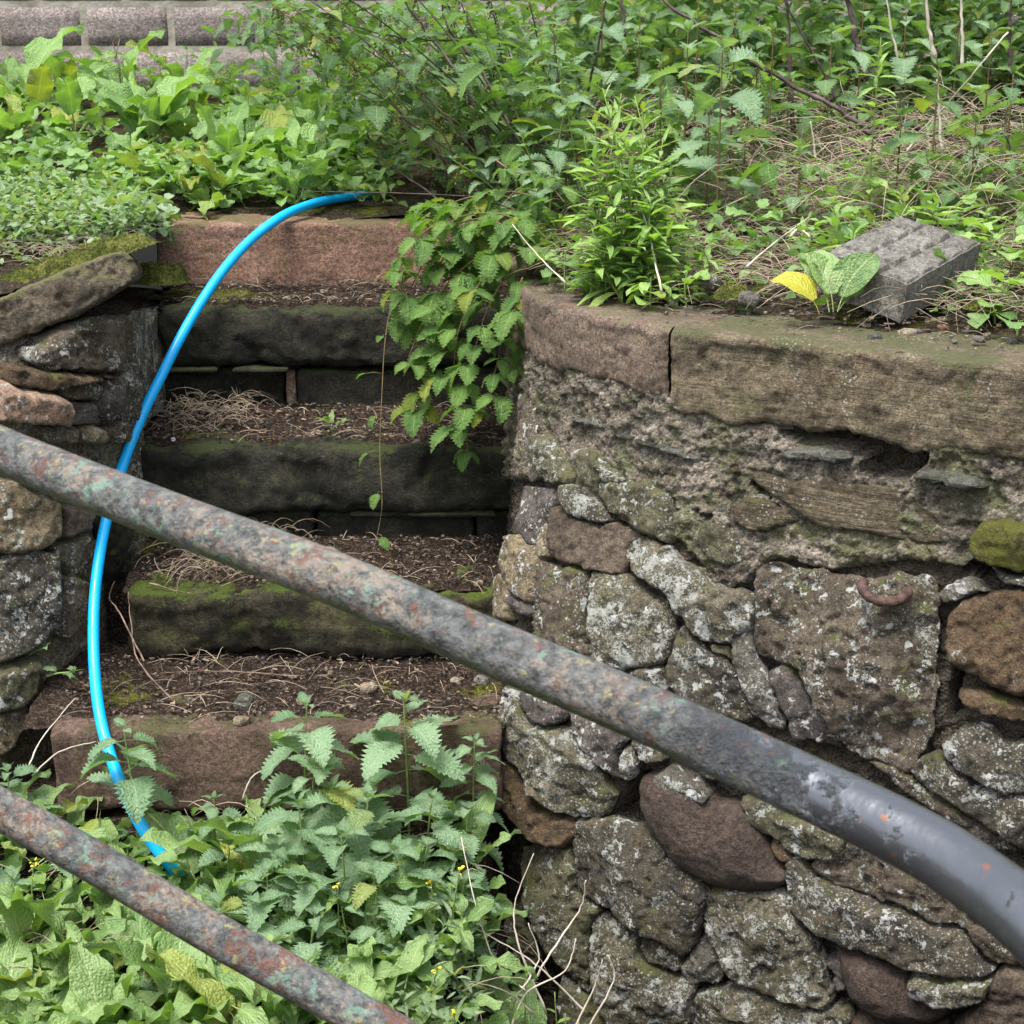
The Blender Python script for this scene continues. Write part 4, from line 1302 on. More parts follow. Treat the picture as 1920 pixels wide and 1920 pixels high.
Vt, Ft = tube([pp + Vector((0, .01, 0)), Vector((pp.x, pp.y, -1.55))], [.024, .024], 20)
obj('post', mesh('post', Vt, Ft, M['rail2']), rl)

# ------------------------------------------------------------------ blue hose
hp = [(700, 362, 5.95), (635, 372, 5.80), (590, 381, 5.66), (530, 405, 5.42), (470, 450, 5.30), (420, 505, 5.18), (375, 570, 5.06), (335, 640, 4.95), (300, 710, 4.84), (265, 782, 4.74), (232, 868, 4.64),
      (203, 960, 4.52), (184, 1060, 4.38), (176, 1150, 4.27), (177, 1250, 4.15), (187, 1340, 4.02), (208, 1420, 3.92), (240, 1500, 3.80), (280, 1572, 3.74), (345, 1655, 3.72)]
sp = spline([P(*a) for a in hp], 8)
Vt, Ft = tube(sp, [.0158] * len(sp), 20)
Vt = Vt
obj('blue_pipe', mesh('blue_pipe', Vt, Ft, M['hose']), label='bright blue plastic water pipe arching down over the left side of the steps', cat='pipe')

# ------------------------------------------------------------------ scored paver
Fp, Lp, Rp = P(1703, 530, 3.96), P(1545, 473, 4.13), P(1842, 452, 4.28)
e1, e2 = Lp - Fp, Rp - Fp
n3 = e2.cross(e1).normalized()
if n3.z < 0:
    n3 = -n3
nx_, ny_ = 84, 100
T = .105
grid = np.zeros((nx_, ny_))
V = []
for i in range(nx_):
    for j in range(ny_):
        a, b = i / (nx_ - 1), j / (ny_ - 1)
        ga = abs((a * 3.0 + .5) % 1 - .5) * abs(e1) if False else 0
        la, lb = e1.length / 3, e2.length / 5
        da = abs(((a * 3) % 1) - .5) * 2
        db = abs(((b * 5 + (.0)) % 1) - .5) * 2
        g = max(smooth(np.array(da), .76, .92), smooth(np.array(db), .62, .85))
        if min(a, b, 1 - a, 1 - b) < .02:
            g = .4
        V.append(Fp + e1 * a + e2 * b - n3 * (.013 * float(g)) + n3 * float(perlin(np.array([[a * 9, b * 9, 3.3]]))[0]) * .006)
Fq = [f[::-1] for f in grid_faces(nx_, ny_)]
k0 = len(V)
rim = [i * ny_ for i in range(nx_)] + [(nx_ - 1) * ny_ + j for j in range(1, ny_)] + [i * ny_ + ny_ - 1 for i in range(nx_ - 2, -1, -1)] + [j for j in range(ny_ - 2, 0, -1)]
for lv in range(1, 7):
    for i in rim:
        p = V[i] - n3 * (T * lv / 6)
        V.append(p + Vector((1, 1, 0)) * float(perlin(np.array([tuple(p * 25)]))[0]) * .006 - (p - (Fp + e1 * .5 + e2 * .5)) * .02 * lv / 6)
nr = len(rim)
prev = rim
for lv in range(6):
    cur = list(range(k0 + lv * nr, k0 + (lv + 1) * nr))
    for i in range(nr):
        j = (i + 1) % nr
        Fq.append((prev[i], cur[i], cur[j], prev[j]))
    prev = cur
Fq.append(tuple(prev))
me = mesh('paving_block', V, Fq, M['paver'])
me.polygons.foreach_set('use_smooth', [False] * len(me.polygons))
obj('paving_block', me, label='grey concrete paving block with scored grid top lying tilted on the right coping', cat='paving block')


# ------------------------------------------------------------------ leaves
def leaf_geo(kind, seed):
    """unit-length blade along +Y (local), face up +Z; starts after a petiole; UV: u along, v across (-1..1)"""
    r = random.Random(seed)
    V, F, U = [], [], []
    if kind == 'dock':
        n, m, wd, pet, teeth = 16, 7, r.uniform(.17, .23), r.uniform(.25, .45), 0
        shape = lambda t: (math.sin(math.pi * min(1, t * 1.02 + .035) ** .75)) ** .75 * (1 - .1 * t)
    elif kind == 'nettle':
        n, m, wd, pet, teeth = 25, 5, r.uniform(.27, .33), .22, 12
        shape = lambda t: (math.sin(math.pi * (t * .985 + .015) ** .62)) ** .9
    elif kind == 'bramble':
        n, m, wd, pet, teeth = 21, 5, r.uniform(.30, .36), .12, 10
        shape = lambda t: (math.sin(math.pi * (t * .98 + .02) ** .75)) ** .8
    elif kind == 'lance':
        n, m, wd, pet, teeth = 9, 3, r.uniform(.10, .14), .03, 0
        shape = lambda t: (math.sin(math.pi * (t * .97 + .03) ** .8)) ** .9
    elif kind == 'round':
        n, m, wd, pet, teeth = 7, 3, r.uniform(.3, .4), .3, 0
        shape = lambda t: (math.sin(math.pi * (t * .96 + .03))) ** .6
    else:   # lobed
        n, m, wd, pet, teeth = 13, 5, r.uniform(.42, .5), .5, 3
        shape = lambda t: (math.sin(math.pi * (t * .96 + .03) ** .9)) ** .6
    droop = r.uniform(.25, .9) if kind != 'lance' else r.uniform(.1, .5)
    fold = r.uniform(.12, .45)
    wavy = {'dock': .06, 'nettle': .02, 'bramble': .025, 'lance': .01, 'round': .02, 'lobed': .03}[kind]
    tw = r.uniform(-.5, .5)
    side = r.uniform(-.25, .25)
    ph = r.uniform(0, 6)
    ang0 = r.uniform(.1, .4)
    y, z, a = pet * math.cos(ang0), pet * math.sin(ang0), ang0
    spine = []
    for i in range(n):
        spine.append((y, z, a))
        st = 1.0 / (n - 1)
        a -= droop * st * (1.2 + .8 * i / n)
        y += math.cos(a) * st
        z += math.sin(a) * st
    for i in range(n):
        t = i / (n - 1)
        y, z, a = spine[i]
        w_ = shape(t) * wd
        if teeth == 3:
            w_ *= .62 + .38 * abs(math.cos(t * math.pi * 2.5))
        elif teeth:
            w_ *= (1.18 if i % 2 == 0 else .80) if 0 < i < n - 1 else 1
            if i % 2 == 0 and 0 < i < n - 1:
                pass
        for j in range(m):
            v = j / (m - 1) * 2 - 1
            # toothed edges sweep forward
            fwd = (.035 if (teeth > 3 and i % 2 == 0 and abs(v) == 1) else 0)
            x = v * w_
            zz = abs(v) * w_ * fold + wavy * math.sin(t * 13 + ph + v * 1.5) * abs(v) ** 1.5 + (wavy * .5 * math.sin(t * 29 + ph) * abs(v))
            tws = tw * t
            x2 = x * math.cos(tws) - zz * math.sin(tws)
            z2 = x * math.sin(tws) + zz * math.cos(tws)
            V.append((x2 + side * t * t, y + math.cos(a) * fwd - math.sin(a) * z2, z + math.cos(a) * z2))
            U.append((t, v))
    F = [f for f in grid_faces(n, m)]
    F = [f[::-1] for f in F]
    if pet > .05:
        k = len(V)
        pr = .012 if kind == 'dock' else .009
        y0, z0, _ = spine[0]
        for (yy, zz) in ((0, 0), (y0 * .5, z0 * .6), (y0 + .02, z0)):
            for dx, dz in ((-pr, 0), (0, pr), (pr, 0), (0, -pr)):
                V.append((dx, yy, zz + dz))
                U.append((.0, 0.0))
        for s_ in range(2):
            for q in range(4):
                q2 = (q + 1) % 4
                F.append((k + s_ * 4 + q, k + s_ * 4 + q2, k + s_ * 4 + 4 + q2, k + s_ * 4 + 4 + q))
    return V, F, U


LEAF = {}


def leaf_proto(kind, mat, n=8):
    key = (kind, mat)
    if key not in LEAF:
        LEAF[key] = []
        for i in range(n):
            V, F, U = leaf_geo(kind, i * 7 + len(kind) + 3)
            LEAF[key].append(mesh(kind + '_leaf', V, F, M[mat], True, U))
    return LEAF[key]


RAW = {}


def raw(kind, i):
    if (kind, i) not in RAW:
        V, F, U = leaf_geo(kind, i * 7 + len(kind) + 3)
        RAW[(kind, i)] = (np.array(V), F, U)
    return RAW[(kind, i)]


def rotm(az, pitch, roll=0.0):
    # leaf points along +Y; pitch lifts it, az turns it round Z
    return Matrix.Rotation(az, 4, 'Z') @ Matrix.Rotation(pitch, 4, 'X') @ Matrix.Rotation(roll, 4, 'Y')


def put_leaf(parent, me, loc, size, az, pitch, roll=0.0, name='leaf'):
    o = bpy.data.objects.new(name, me)
    COL.objects.link(o)
    o.parent = parent
    o.matrix_basis = Matrix.Translation(loc) @ rotm(az, pitch, roll) @ Matrix.Diagonal((size, size, size, 1))
    return o


def stem(parent, pts, r0, r1, mat, name='stem', ns=6):
    n = len(pts)
    V, F = tube(pts, [r0 + (r1 - r0) * i / (n - 1) for i in range(n)], ns)
    return obj(name, mesh(name, V, F, M[mat]), parent)


RR = random.Random(99)


def dock(px_, py_, D, size, n, label, group=None, low=False, mat='dock', up=(.15, 1.1), az=None):
    p = P(px_, py_, D)
    zf = zg_low if low else zg_up
    base = Vector((p.x, p.y, z1(zf, p.x, p.y)))
    root = obj('dock_plant', None, label=label, cat='plant', group=group, loc=base)
    size = size * 1.22
    protos = leaf_proto('dock', mat)
    a0 = RR.uniform(0, 6.28)
    lift = max(0, p.z - base.z - size * .55)
    for i in range(n):
        az_ = a0 + i * 2.4 + RR.uniform(-.3, .3) if az is None else RR.uniform(*az)
        pit = RR.uniform(*up)
        s = size * RR.uniform(.7, 1.1)
        st = Vector((0, 0, lift))
        if lift > .02:
            st = Vector((RR.uniform(-.02, .02), RR.uniform(-.02, .02), lift * RR.uniform(.5, 1.0)))
            stem(root, [(0, 0, 0), st * .5 + Vector((RR.uniform(-.01, .01), 0, 0)), st], .004, .003, 'greenstem', 'leaf_stalk', 4)
        put_leaf(root, RR.choice(protos), st, s, az_, pit, RR.uniform(-.35, .35))
    return root


def nettle(px_, py_, D, label, group=None, low=False, mat='nettle', size=.10, lean=(0, 0), hmin=.2, gap=None, stemmat='greenstem', base_px=None, catk=0, nmax=9, leafkind='nettle'):
    top = P(px_, py_, D)
    zf = zg_low if low else zg_up
    bx, by = top.x - lean[0], top.y - lean[1]
    if base_px:
        bp = P(*base_px)
        bx, by = bp.x, bp.y
    bz = z1(zf, bx, by)
    if top.z - bz < hmin:
        bz = top.z - hmin
    base = Vector((bx, by, bz))
    root = obj('nettle', None, label=label, cat='plant', group=group, loc=base)
    t_ = top - base
    ctrl = [Vector((0, 0, 0)), Vector((t_.x * .3, t_.y * .3, t_.z * .42)), Vector((t_.x * .65, t_.y * .65, t_.z * .75)), t_]
    sp = spline(ctrl, 6)
    stem(root, sp, .0035 if size < .09 else .004, .0018, stemmat)
    L = t_.length
    gap = gap or size * .62
    protos = leaf_proto(leafkind, mat)
    k = 0
    d = 0.0
    a0 = RR.uniform(0, 1.57)
    while d < L * .85 and k < nmax:
        f = 1 - d / L
        p = sp[min(len(sp) - 1, int(f * (len(sp) - 1)))]
        s = size * (min(1.0, .38 + .26 * k)) * RR.uniform(.8, 1.15)
        for q in (0, 1):
            if RR.random() < .06:
                continue
            az_ = a0 + k * 1.5708 + q * math.pi + RR.uniform(-.3, .3)
            put_leaf(root, RR.choice(protos), p, s, az_, RR.uniform(-.55, .15) + (.45 if k == 0 else .1 if k == 1 else 0), RR.uniform(-.25, .25))
        if k == 0:
            for q in (0, 1):
                put_leaf(root, RR.choice(protos), p, s * .7, a0 + 1.57 + q * math.pi, .9)
        if catk and k > 0 and RR.random() < catk:
            A = Acc()
            for c_ in range(RR.randint(3, 6)):
                an = RR.uniform(0, 6.28)
                q0 = Vector((0, 0, 0))
                dr = Vector((math.cos(an), math.sin(an), 0))
                ln = RR.uniform(.03, .07)
                for s_ in range(9):
                    f_ = s_ / 8
                    c3 = dr * (.5 * ln * f_) + Vector((0, 0, -ln * f_ * f_ * 1.2)) + Vector([RR.uniform(-.003, .003) for _ in range(3)])
                    rr = RR.uniform(.002, .0045)
                    vv = [c3 + Vector(x) * rr for x in ((1, 0, 0), (0, 1, 0), (-1, 0, 0), (0, -1, 0), (0, 0, 1.3), (0, 0, -1.3))]
                    A.add(vv, [(0, 1, 4), (1, 2, 4), (2, 3, 4), (3, 0, 4), (1, 0, 5), (2, 1, 5), (3, 2, 5), (0, 3, 5)])
            o = obj('seed_cluster', A.mesh('seed_cluster', M['catkin'], False), root, loc=p)
        d += gap * (.5 if k == 0 else RR.uniform(.8, 1.2))
        k += 1
    return root


def willow(px_, py_, D, label, group=None, size=.07, h=None, bx=None, spread=.7, n=None, mat='willow', leafkind='lance', stemmat='greenstem', low=False, dens=1.0, name='willowherb'):
    top = P(px_, py_, D)
    zf = zg_low if low else zg_up
    bp = bx if bx else (top.x, top.y)
    bz = z1(zf, bp[0], bp[1])
    if h:
        bz = min(bz, top.z - h) if not bx else bz
    base = Vector((bp[0], bp[1], bz))
    root = obj(name, None, label=label, cat='plant', group=group, loc=base)
    t_ = top - base
    sp = spline([Vector((0, 0, 0)), t_ * .5 + Vector((RR.uniform(-.02, .02), 0, .01)), t_], 10)
    stem(root, sp, .003, .0015, stemmat)
    protos = leaf_proto(leafkind, mat)
    L = t_.length
    n = n or int(L / .012 * dens)
    for i in range(n):
        f = (.12 + .88 * i / n)
        p = sp[min(len(sp) - 1, int(f * (len(sp) - 1)))]
        s = size * (.55 + .6 * math.sin(math.pi * min(1, .25 + .7 * f))) * RR.uniform(.75, 1.15) * (1 if f < .9 else .75)
        put_leaf(root, RR.choice(protos), p, s, i * 2.4 + RR.uniform(-.3, .3), RR.uniform(-.3, .35) + (.7 if f > .93 else .25 if f > .8 else 0), RR.uniform(-.2, .2))
    return root


def bramble(path, label, step=.052, size=.062, mat='bramble', r=.003, group=None, three=True, stemmat='redstem', skip=0):
    pts = spline([P(*a) for a in path], 8)
    base = pts[0].copy()
    root = obj('bramble', None, label=label, cat='plant', group=group, loc=base)
    loc = [p - base for p in pts]
    stem(root, loc, r, r * .4, stemmat)
    protos = leaf_proto('bramble', mat)
    acc = 0
    side = 1
    for i in range(1, len(loc)):
        acc += (loc[i] - loc[i - 1]).length
        if acc > step and i > skip:
            acc = 0
            side = -side
            d = (loc[i] - loc[i - 1]).normalized()
            az_ = math.atan2(-d.x, d.y) + side * RR.uniform(.7, 1.5)
            # leaf faces the viewer more often than not: leaves hang down and outwards
            az_ = RR.uniform(math.pi * .55, math.pi * 1.45) if RR.random() < .75 else az_
            pl = RR.uniform(.025, .05)
            dr = Vector((-math.sin(az_), math.cos(az_), RR.uniform(-.1, .5))).normalized()
            q = loc[i] + dr * pl
            stem(root, [loc[i], loc[i] + dr * pl * .5 + Vector((0, 0, .004)), q], .0012, .001, stemmat, 'leaf_stalk', 4)
            pit = RR.uniform(-1.1, -.25)
            s = size * RR.uniform(.7, 1.25)
            put_leaf(root, RR.choice(protos), q, s, az_, pit, RR.uniform(-.3, .3))
            if three:
                for sg in (-1, 1):
                    put_leaf(root, RR.choice(protos), q, s * .82, az_ + sg * RR.uniform(1.0, 1.4), pit * .8, RR.uniform(-.3, .3))
    return root


def stuff_leaves(name, label_unused, fn, n, kind, mat, size, pitch=(-.3, .7), kindn=6):
    A = Acc()
    for i in range(n):
        res = fn(i)
        if res is None:
            continue
        p = res
        V, F, U = raw(kind, RR.randrange(kindn))
        s = size * RR.uniform(.55, 1.25)
        Mx = np.array((Matrix.Translation(p) @ rotm(RR.uniform(0, 6.283), RR.uniform(*pitch), RR.uniform(-.5, .5)) @ Matrix.Diagonal((s, s, s, 1))))
        W = V @ Mx[:3, :3].T + Mx[:3, 3]
        A.add(W.tolist(), F, U)
    return obj(name, A.mesh(name, M[mat]), kind='stuff')


LM_LOW = {'the lower end of the blue pipe': (278, 1565), 'the tallest nettle': (757, 1318), 'the foot of the right wall': (960, 1640), 'the bottom left corner': (0, 1920), 'the left end of the lower rail': (0, 1517),
          'the middle of the lower rail': (400, 1750), 'the point where the lower rail leaves the bottom edge': (790, 1920), 'the nettle touching the lowest tread': (575, 1325)}
LM_BANK = {'the far left edge of the block wall': (20, 110), 'the pinkish dead flower stalk': (215, 110), 'the free end of the blue pipe': (635, 372), 'the left end of the red top step': (290, 425), 'the left edge of the thicket': (520, 190)}
LM_R = {'the willowherb clump': (1190, 330), 'the thick slanting dark stem': (1420, 140), 'the single tall willowherb': (1652, 120), 'the scored paving block': (1700, 450), 'the thick pale dry stem': (1742, 40), 'the top right corner': (1920, 0),
        'the tip of the coping corner': (985, 540), 'the gap where the block wall shows': (1150, 60)}
LM_COPE = {'the lowest corner of the paving block': (1727, 588), 'the yellow leaf': (1465, 560), 'the joint between the coping slabs': (1255, 620), 'the right edge of the picture': (1920, 620), 'the coping corner': (985, 545)}
USED = set()


def where(desc, x, y, lms):
    best = None
    order = sorted(lms.items(), key=lambda k: math.hypot(k[1][0] - x, k[1][1] - y))
    for k, (nm, (a, b)) in enumerate(order):
        dx, dy = x - a, y - b
        d = math.hypot(dx, dy)
        an = (math.degrees(math.atan2(-dy, dx)) + 360) % 360
        dr = ('right of', 'above and right of', 'above', 'above and left of', 'left of', 'below and left of', 'below', 'below and right of')[int((an + 22.5) // 45) % 8]
        far = 'just ' if d < 90 else ('' if d < 190 else 'some way ')
        t_ = desc + ' ' + far + dr + ' ' + nm
        if t_ not in USED and len(t_.split()) <= 16:
            USED.add(t_)
            return t_
    return desc + ' in the thick of its patch'


# ------------------------------------------------------------------ loose things: moss, pebbles, debris
def moss(px_, py_, D, rx, ry, h, label, zoff=-.015, seed=0, tiltx=0.0, tilty=0.0):
    c = P(px_, py_, D)
    n = 56
    a, b = np.meshgrid(np.linspace(-1, 1, n), np.linspace(-1, 1, n), indexing='ij')
    a, b = a.ravel(), b.ravel()
    rr = np.hypot(a, b)
    q = np.stack([a * rx + seed * 3, b * ry, 0 * a], 1)
    edge = 1 - smooth(rr + fbm(q, 14, 3) * .35, .55, .98)
    z = edge * h * (1 + fbm(q, 18, 3) * .5) + edge * (fbm(q, 90, 3) * .012 + rng.uniform(-.003, .004, len(a)))
    V = np.stack([a * rx, b * ry, z + zoff * 1.0 + a * rx * tiltx + b * ry * tilty], 1)
    f = [f for f in grid_faces(n, n) if edge[f[0]] > .02 or edge[f[2]] > .02]
    return obj('moss_clump', mesh('moss_clump', V, f, M['moss']), label=label, cat='moss', loc=c)


moss(300, 520, 5.24, .095, .09, .055, 'bright green moss cushion at the left end of the top step', seed=1)
moss(1372, 548, 4.22, .055, .04, .03, 'bright yellow green moss tuft on the soil edge of the right coping', seed=2)
moss(1425, 540, 4.30, .03, .03, .02, 'smaller moss tuft just right of the yellow green one on the coping', seed=3)
moss(1850, 568, 4.05, .06, .04, .02, 'low moss pad beside the loose stones at the far right of the coping', seed=4)
moss(95, 520, 4.78, .34, .16, .05, 'long pale yellow moss mat covering the back of the tilted cap slab', seed=5, tiltx=.32, zoff=.0)
moss(400, 548, 5.32, .22, .09, .02, 'flat moss spread on the fourth tread below the red top step', seed=6, zoff=-.02)


def pebble(px_, py_, D, s, mat, label=None, group=None, name='pebble', flat=.6, cat='stone'):
    c = P(px_, py_, D)
    r = random.Random(px_ * 7 + py_)
    me = rough_block(name, (s, s * r.uniform(.6, .9), s * flat), M[mat], res=s / 7, r=s * r.uniform(.12, .3), amp=s * .12, seed=px_ % 97, freq=.8 / s)
    o = obj(name, me, label=label, cat=cat, group=group, loc=c)
    o.rotation_euler = (r.uniform(-.3, .3), r.uniform(-.3, .3), r.uniform(0, 3))
    return o


PB = [(1218, 566, .020, 'pebblegrey'), (1228, 558, .024, 'pebbletan'), (1076, 543, .018, 'pebbletan'), (1394, 586, .016, 'pebblegrey'), (1337, 585, .012, 'pebblegrey'),
      (1700, 625, .035, 'pebbletan'), (1720, 622, .022, 'pebblegrey'), (1755, 606, .05, 'pebbletan'), (1768, 616, .028, 'pebblered'), (1830, 612, .032, 'pebbletan'), (1812, 622, .018, 'pebblegrey'),
      (1897, 640, .022, 'pebblegrey'), (1640, 632, .030, 'slate'), (1835, 636, .024, 'pebblegrey'), (1624, 610, .020, 'pebbletan'), (1870, 618, .02, 'pebblered'), (1900, 606, .036, 'pebblegrey'),
      (1695, 592, .022, 'pebbletan'), (1790, 640, .012, 'pebblegrey'), (1585, 606, .012, 'pebblegrey'), (1880, 596, .028, 'pebbletan'), (1850, 628, .018, 'pebbletan')]
for (x, y, s, mt) in PB:
    b = (y - 960) / FPX
    D = -.744 * (CT - b * ST) / (-ST - b * CT)
    pebble(x, y, D, s * 1.15, mt, where('small ' + {'pebblegrey': 'grey', 'pebbletan': 'tan', 'pebblered': 'orange red', 'slate': 'flat slaty'}[mt] + ' stone', x, y, LM_COPE), 'loose stones on the right coping', flat=.5)
for (x, y, k, s, mt, lb) in [(873, 1352 - 1000 + 1000, 0, .05, 'pebbletan', 'x')][:0]:
    pass
SP = [(453, 1352, 4.05, .045, 'pebbletan', 'pale rounded stone on the front of the lowest tread'), (570, 1315, 4.18, .040, 'pebbletan', 'whitish stone in the middle of the lowest tread'),
      (458, 1318, 4.16, .075, 'slate', 'flat green grey slate lying on the lowest tread'), (905, 1277, 4.3, .055, 'pebblegrey', 'grey stone at the right end of the lowest tread'),
      (855, 1279, 4.3, .035, 'pebbletan', 'small tan stone next to the grey one on the lowest tread'), (515, 1340, 4.1, .032, 'pebblered', 'red stone fragment on the front of the lowest tread'),
      (690, 1290, 4.24, .05, 'pebbletan', 'half buried brown stone at the back of the lowest tread'), (897, 1094, 4.47, .03, 'pebbletan', 'small stone on the second tread close to the right wall'),
      (590, 818, 4.9, .05, 'pebbletan', 'flat pale stone on the third tread beside the seedling'), (652, 842, 4.82, .035, 'pebbletan', 'small pale chip near the front of the third tread'),
      (780, 832, 4.84, .03, 'pebblegrey', 'small grey stone toward the right of the third tread'), (540, 563, 5.3, .045, 'pebbletan', 'pale stone on the fourth tread'),
      (607, 549, 5.38, .03, 'pebbletan', 'white stone at the foot of the red top step'), (1290 + 40, 530, 4.32, .075, 'mortarstone', 'brown stone sitting in the soil edge above the right coping'),
      (1405, 560, 4.2, .055, 'pebblegrey', 'flat grey stone below the moss on the right coping'), (1060, 440, 5.1, .11, 'rust', 'brown rock half hidden by weeds on the right bank')]
for (x, y, D, s, mt, lb) in SP:
    pebble(x, y, D, s, mt, lb)


def chips(name, n, posf, sz, mats=('chip', 'twig', 'pebbletan', 'pebblegrey'), w=(.4, .3, .15, .15), strands=0, ln=(.03, .12), lift=.012, strand_mat='straw', arch=.02, rr=.0012):
    for mt, ww in zip(mats, w):
        A = Acc()
        for i in range(int(n * ww)):
            p = posf()
            s = RR.uniform(.4, 1.3) * sz
            e = Matrix.Rotation(RR.uniform(0, 6.28), 3, 'Z') @ Matrix.Rotation(RR.uniform(-.6, .6), 3, 'X')
            if mt in ('chip', 'twig'):
                d = Vector((s * RR.uniform(.8, 2.2), s * .35, s * .14))
            else:
                d = Vector((s * .8, s * .6, s * .45))
            vv = []
            for x in (-1, 1):
                for y in (-1, 1):
                    for z in (-1, 1):
                        vv.append(p + e @ Vector((x * d.x * RR.uniform(.3, .5), y * d.y * RR.uniform(.3, .5), z * d.z * RR.uniform(.3, .5))))
            A.add(vv, [(0, 1, 3, 2), (4, 6, 7, 5), (0, 4, 5, 1), (2, 3, 7, 6), (0, 2, 6, 4), (1, 5, 7, 3)])
        if A.V:
            obj(name, A.mesh(name, M[mt], False), kind='stuff')
    if strands:
        A = Acc()
        for i in range(strands):
            p = posf() + Vector((0, 0, RR.uniform(0, lift)))
            az = RR.uniform(0, 6.28)
            L = RR.uniform(*ln)
            d = Vector((math.cos(az), math.sin(az), RR.uniform(-.12, .35)))
            b = Vector((-d.y, d.x, 0)) * RR.uniform(-.35, .35)
            pts = [p + d * (L * t) + b * (L * t * t) + Vector((0, 0, arch * math.sin(math.pi * t) - .15 * L * t * t)) for t in (0, .25, .5, .75, 1)]
            V, F = tube(pts, [rr, rr, rr, rr * .9, rr * .5], 3, False)
            A.add(V, F)
        obj('dead_grass', A.mesh('dead_grass', M[strand_mat]), kind='stuff')


def on_step(k, xa=None, xb=None, bias=1.0):
    def f():
        x = RR.uniform(xa if xa is not None else (-1.25, -1.1, -1.12, -1.12)[k], xb if xb is not None else -.03)
        t = RR.random() ** bias
        y = YT[k] + .04 + t * (YT[k + 1] - YT[k] - .02)
        return Vector((x, y, ZTp[k] + .012 + .028 * smooth(np.array(t), .2, 1) + RR.uniform(0, .01)))
    return f


for k in range(4):
    chips('bark_litter', 1300, on_step(k), .012, w=(.62, .18, .08, .12), strands=55, ln=(.03, .12), lift=.008, rr=.0011, arch=.006)
# straw heaps on the left of the treads
chips('bark_litter', 60, on_step(1, -1.0, -.65, .8), .02, strands=240, ln=(.04, .14), lift=.045, arch=.015, rr=.0009)
chips('bark_litter', 40, on_step(2, -1.1, -.8, .5), .02, strands=150, ln=(.04, .12), lift=.04, arch=.015, rr=.0009)
chips('bark_litter', 30, on_step(0, -1.0, -.3, .6), .02, strands=45, ln=(.06, .18), lift=.02, arch=.01, rr=.0011)


def right_bank(v0, v1, x0=.08, x1=1.8, dz=(0, .03)):
    def f():
        x = RR.uniform(x0, x1)
        y = float(F_right(np.array([x]), np.array([-.8]))[0]) + v0 + (v1 - v0) * RR.random()
        return Vector((x, y, z1(zg_up, x, y) + RR.uniform(*dz)))
    return f


chips('grit', 500, right_bank(.18, .5), .014, w=(.3, .2, .2, .3), strands=60, ln=(.03, .09), rr=.0009, arch=.004)
chips('grit', 160, right_bank(.05, .25), .008, w=(.3, .2, .2, .3))
chips('bark_litter', 900, right_bank(.38, 2.2), .02, w=(.5, .5, 0, 0), strands=3600, ln=(.06, .26), lift=.06, arch=.015, rr=.00115)
chips('bark_litter', 100, right_bank(1.2, 3.2, .3, 2.6), .02, w=(.5, .5, 0, 0), strands=1500, ln=(.12, .5), lift=.20, arch=.05, rr=.0014)
chips('bark_litter', 100, lambda: (lambda x, y: Vector((x, y, z1(zg_up, x, y) + .02)))(RR.uniform(-1.9, -1.2), RR.uniform(4.75, 5.5)), .014, w=(.6, .4, 0, 0), strands=420, ln=(.05, .16), lift=.03, rr=.0009, arch=.01)


def thing_stem(path, r, mat, label, name='dry_stem', cat='dry stem', group=None, tip=.4):
    pts = spline([P(*a) for a in path], 6)
    b = pts[0].copy()
    n = len(pts)
    V, F = tube([p - b + Vector([RR.uniform(-1, 1) * r * .5 for _ in range(3)]) for p in pts], [r * (1 - (1 - tip) * i / (n - 1)) * (1 + .12 * math.sin(i * 1.9)) for i in range(n)], 7)
    return obj(name, mesh(name, V, F, M[mat]), label=label, cat=cat, group=group, loc=b)


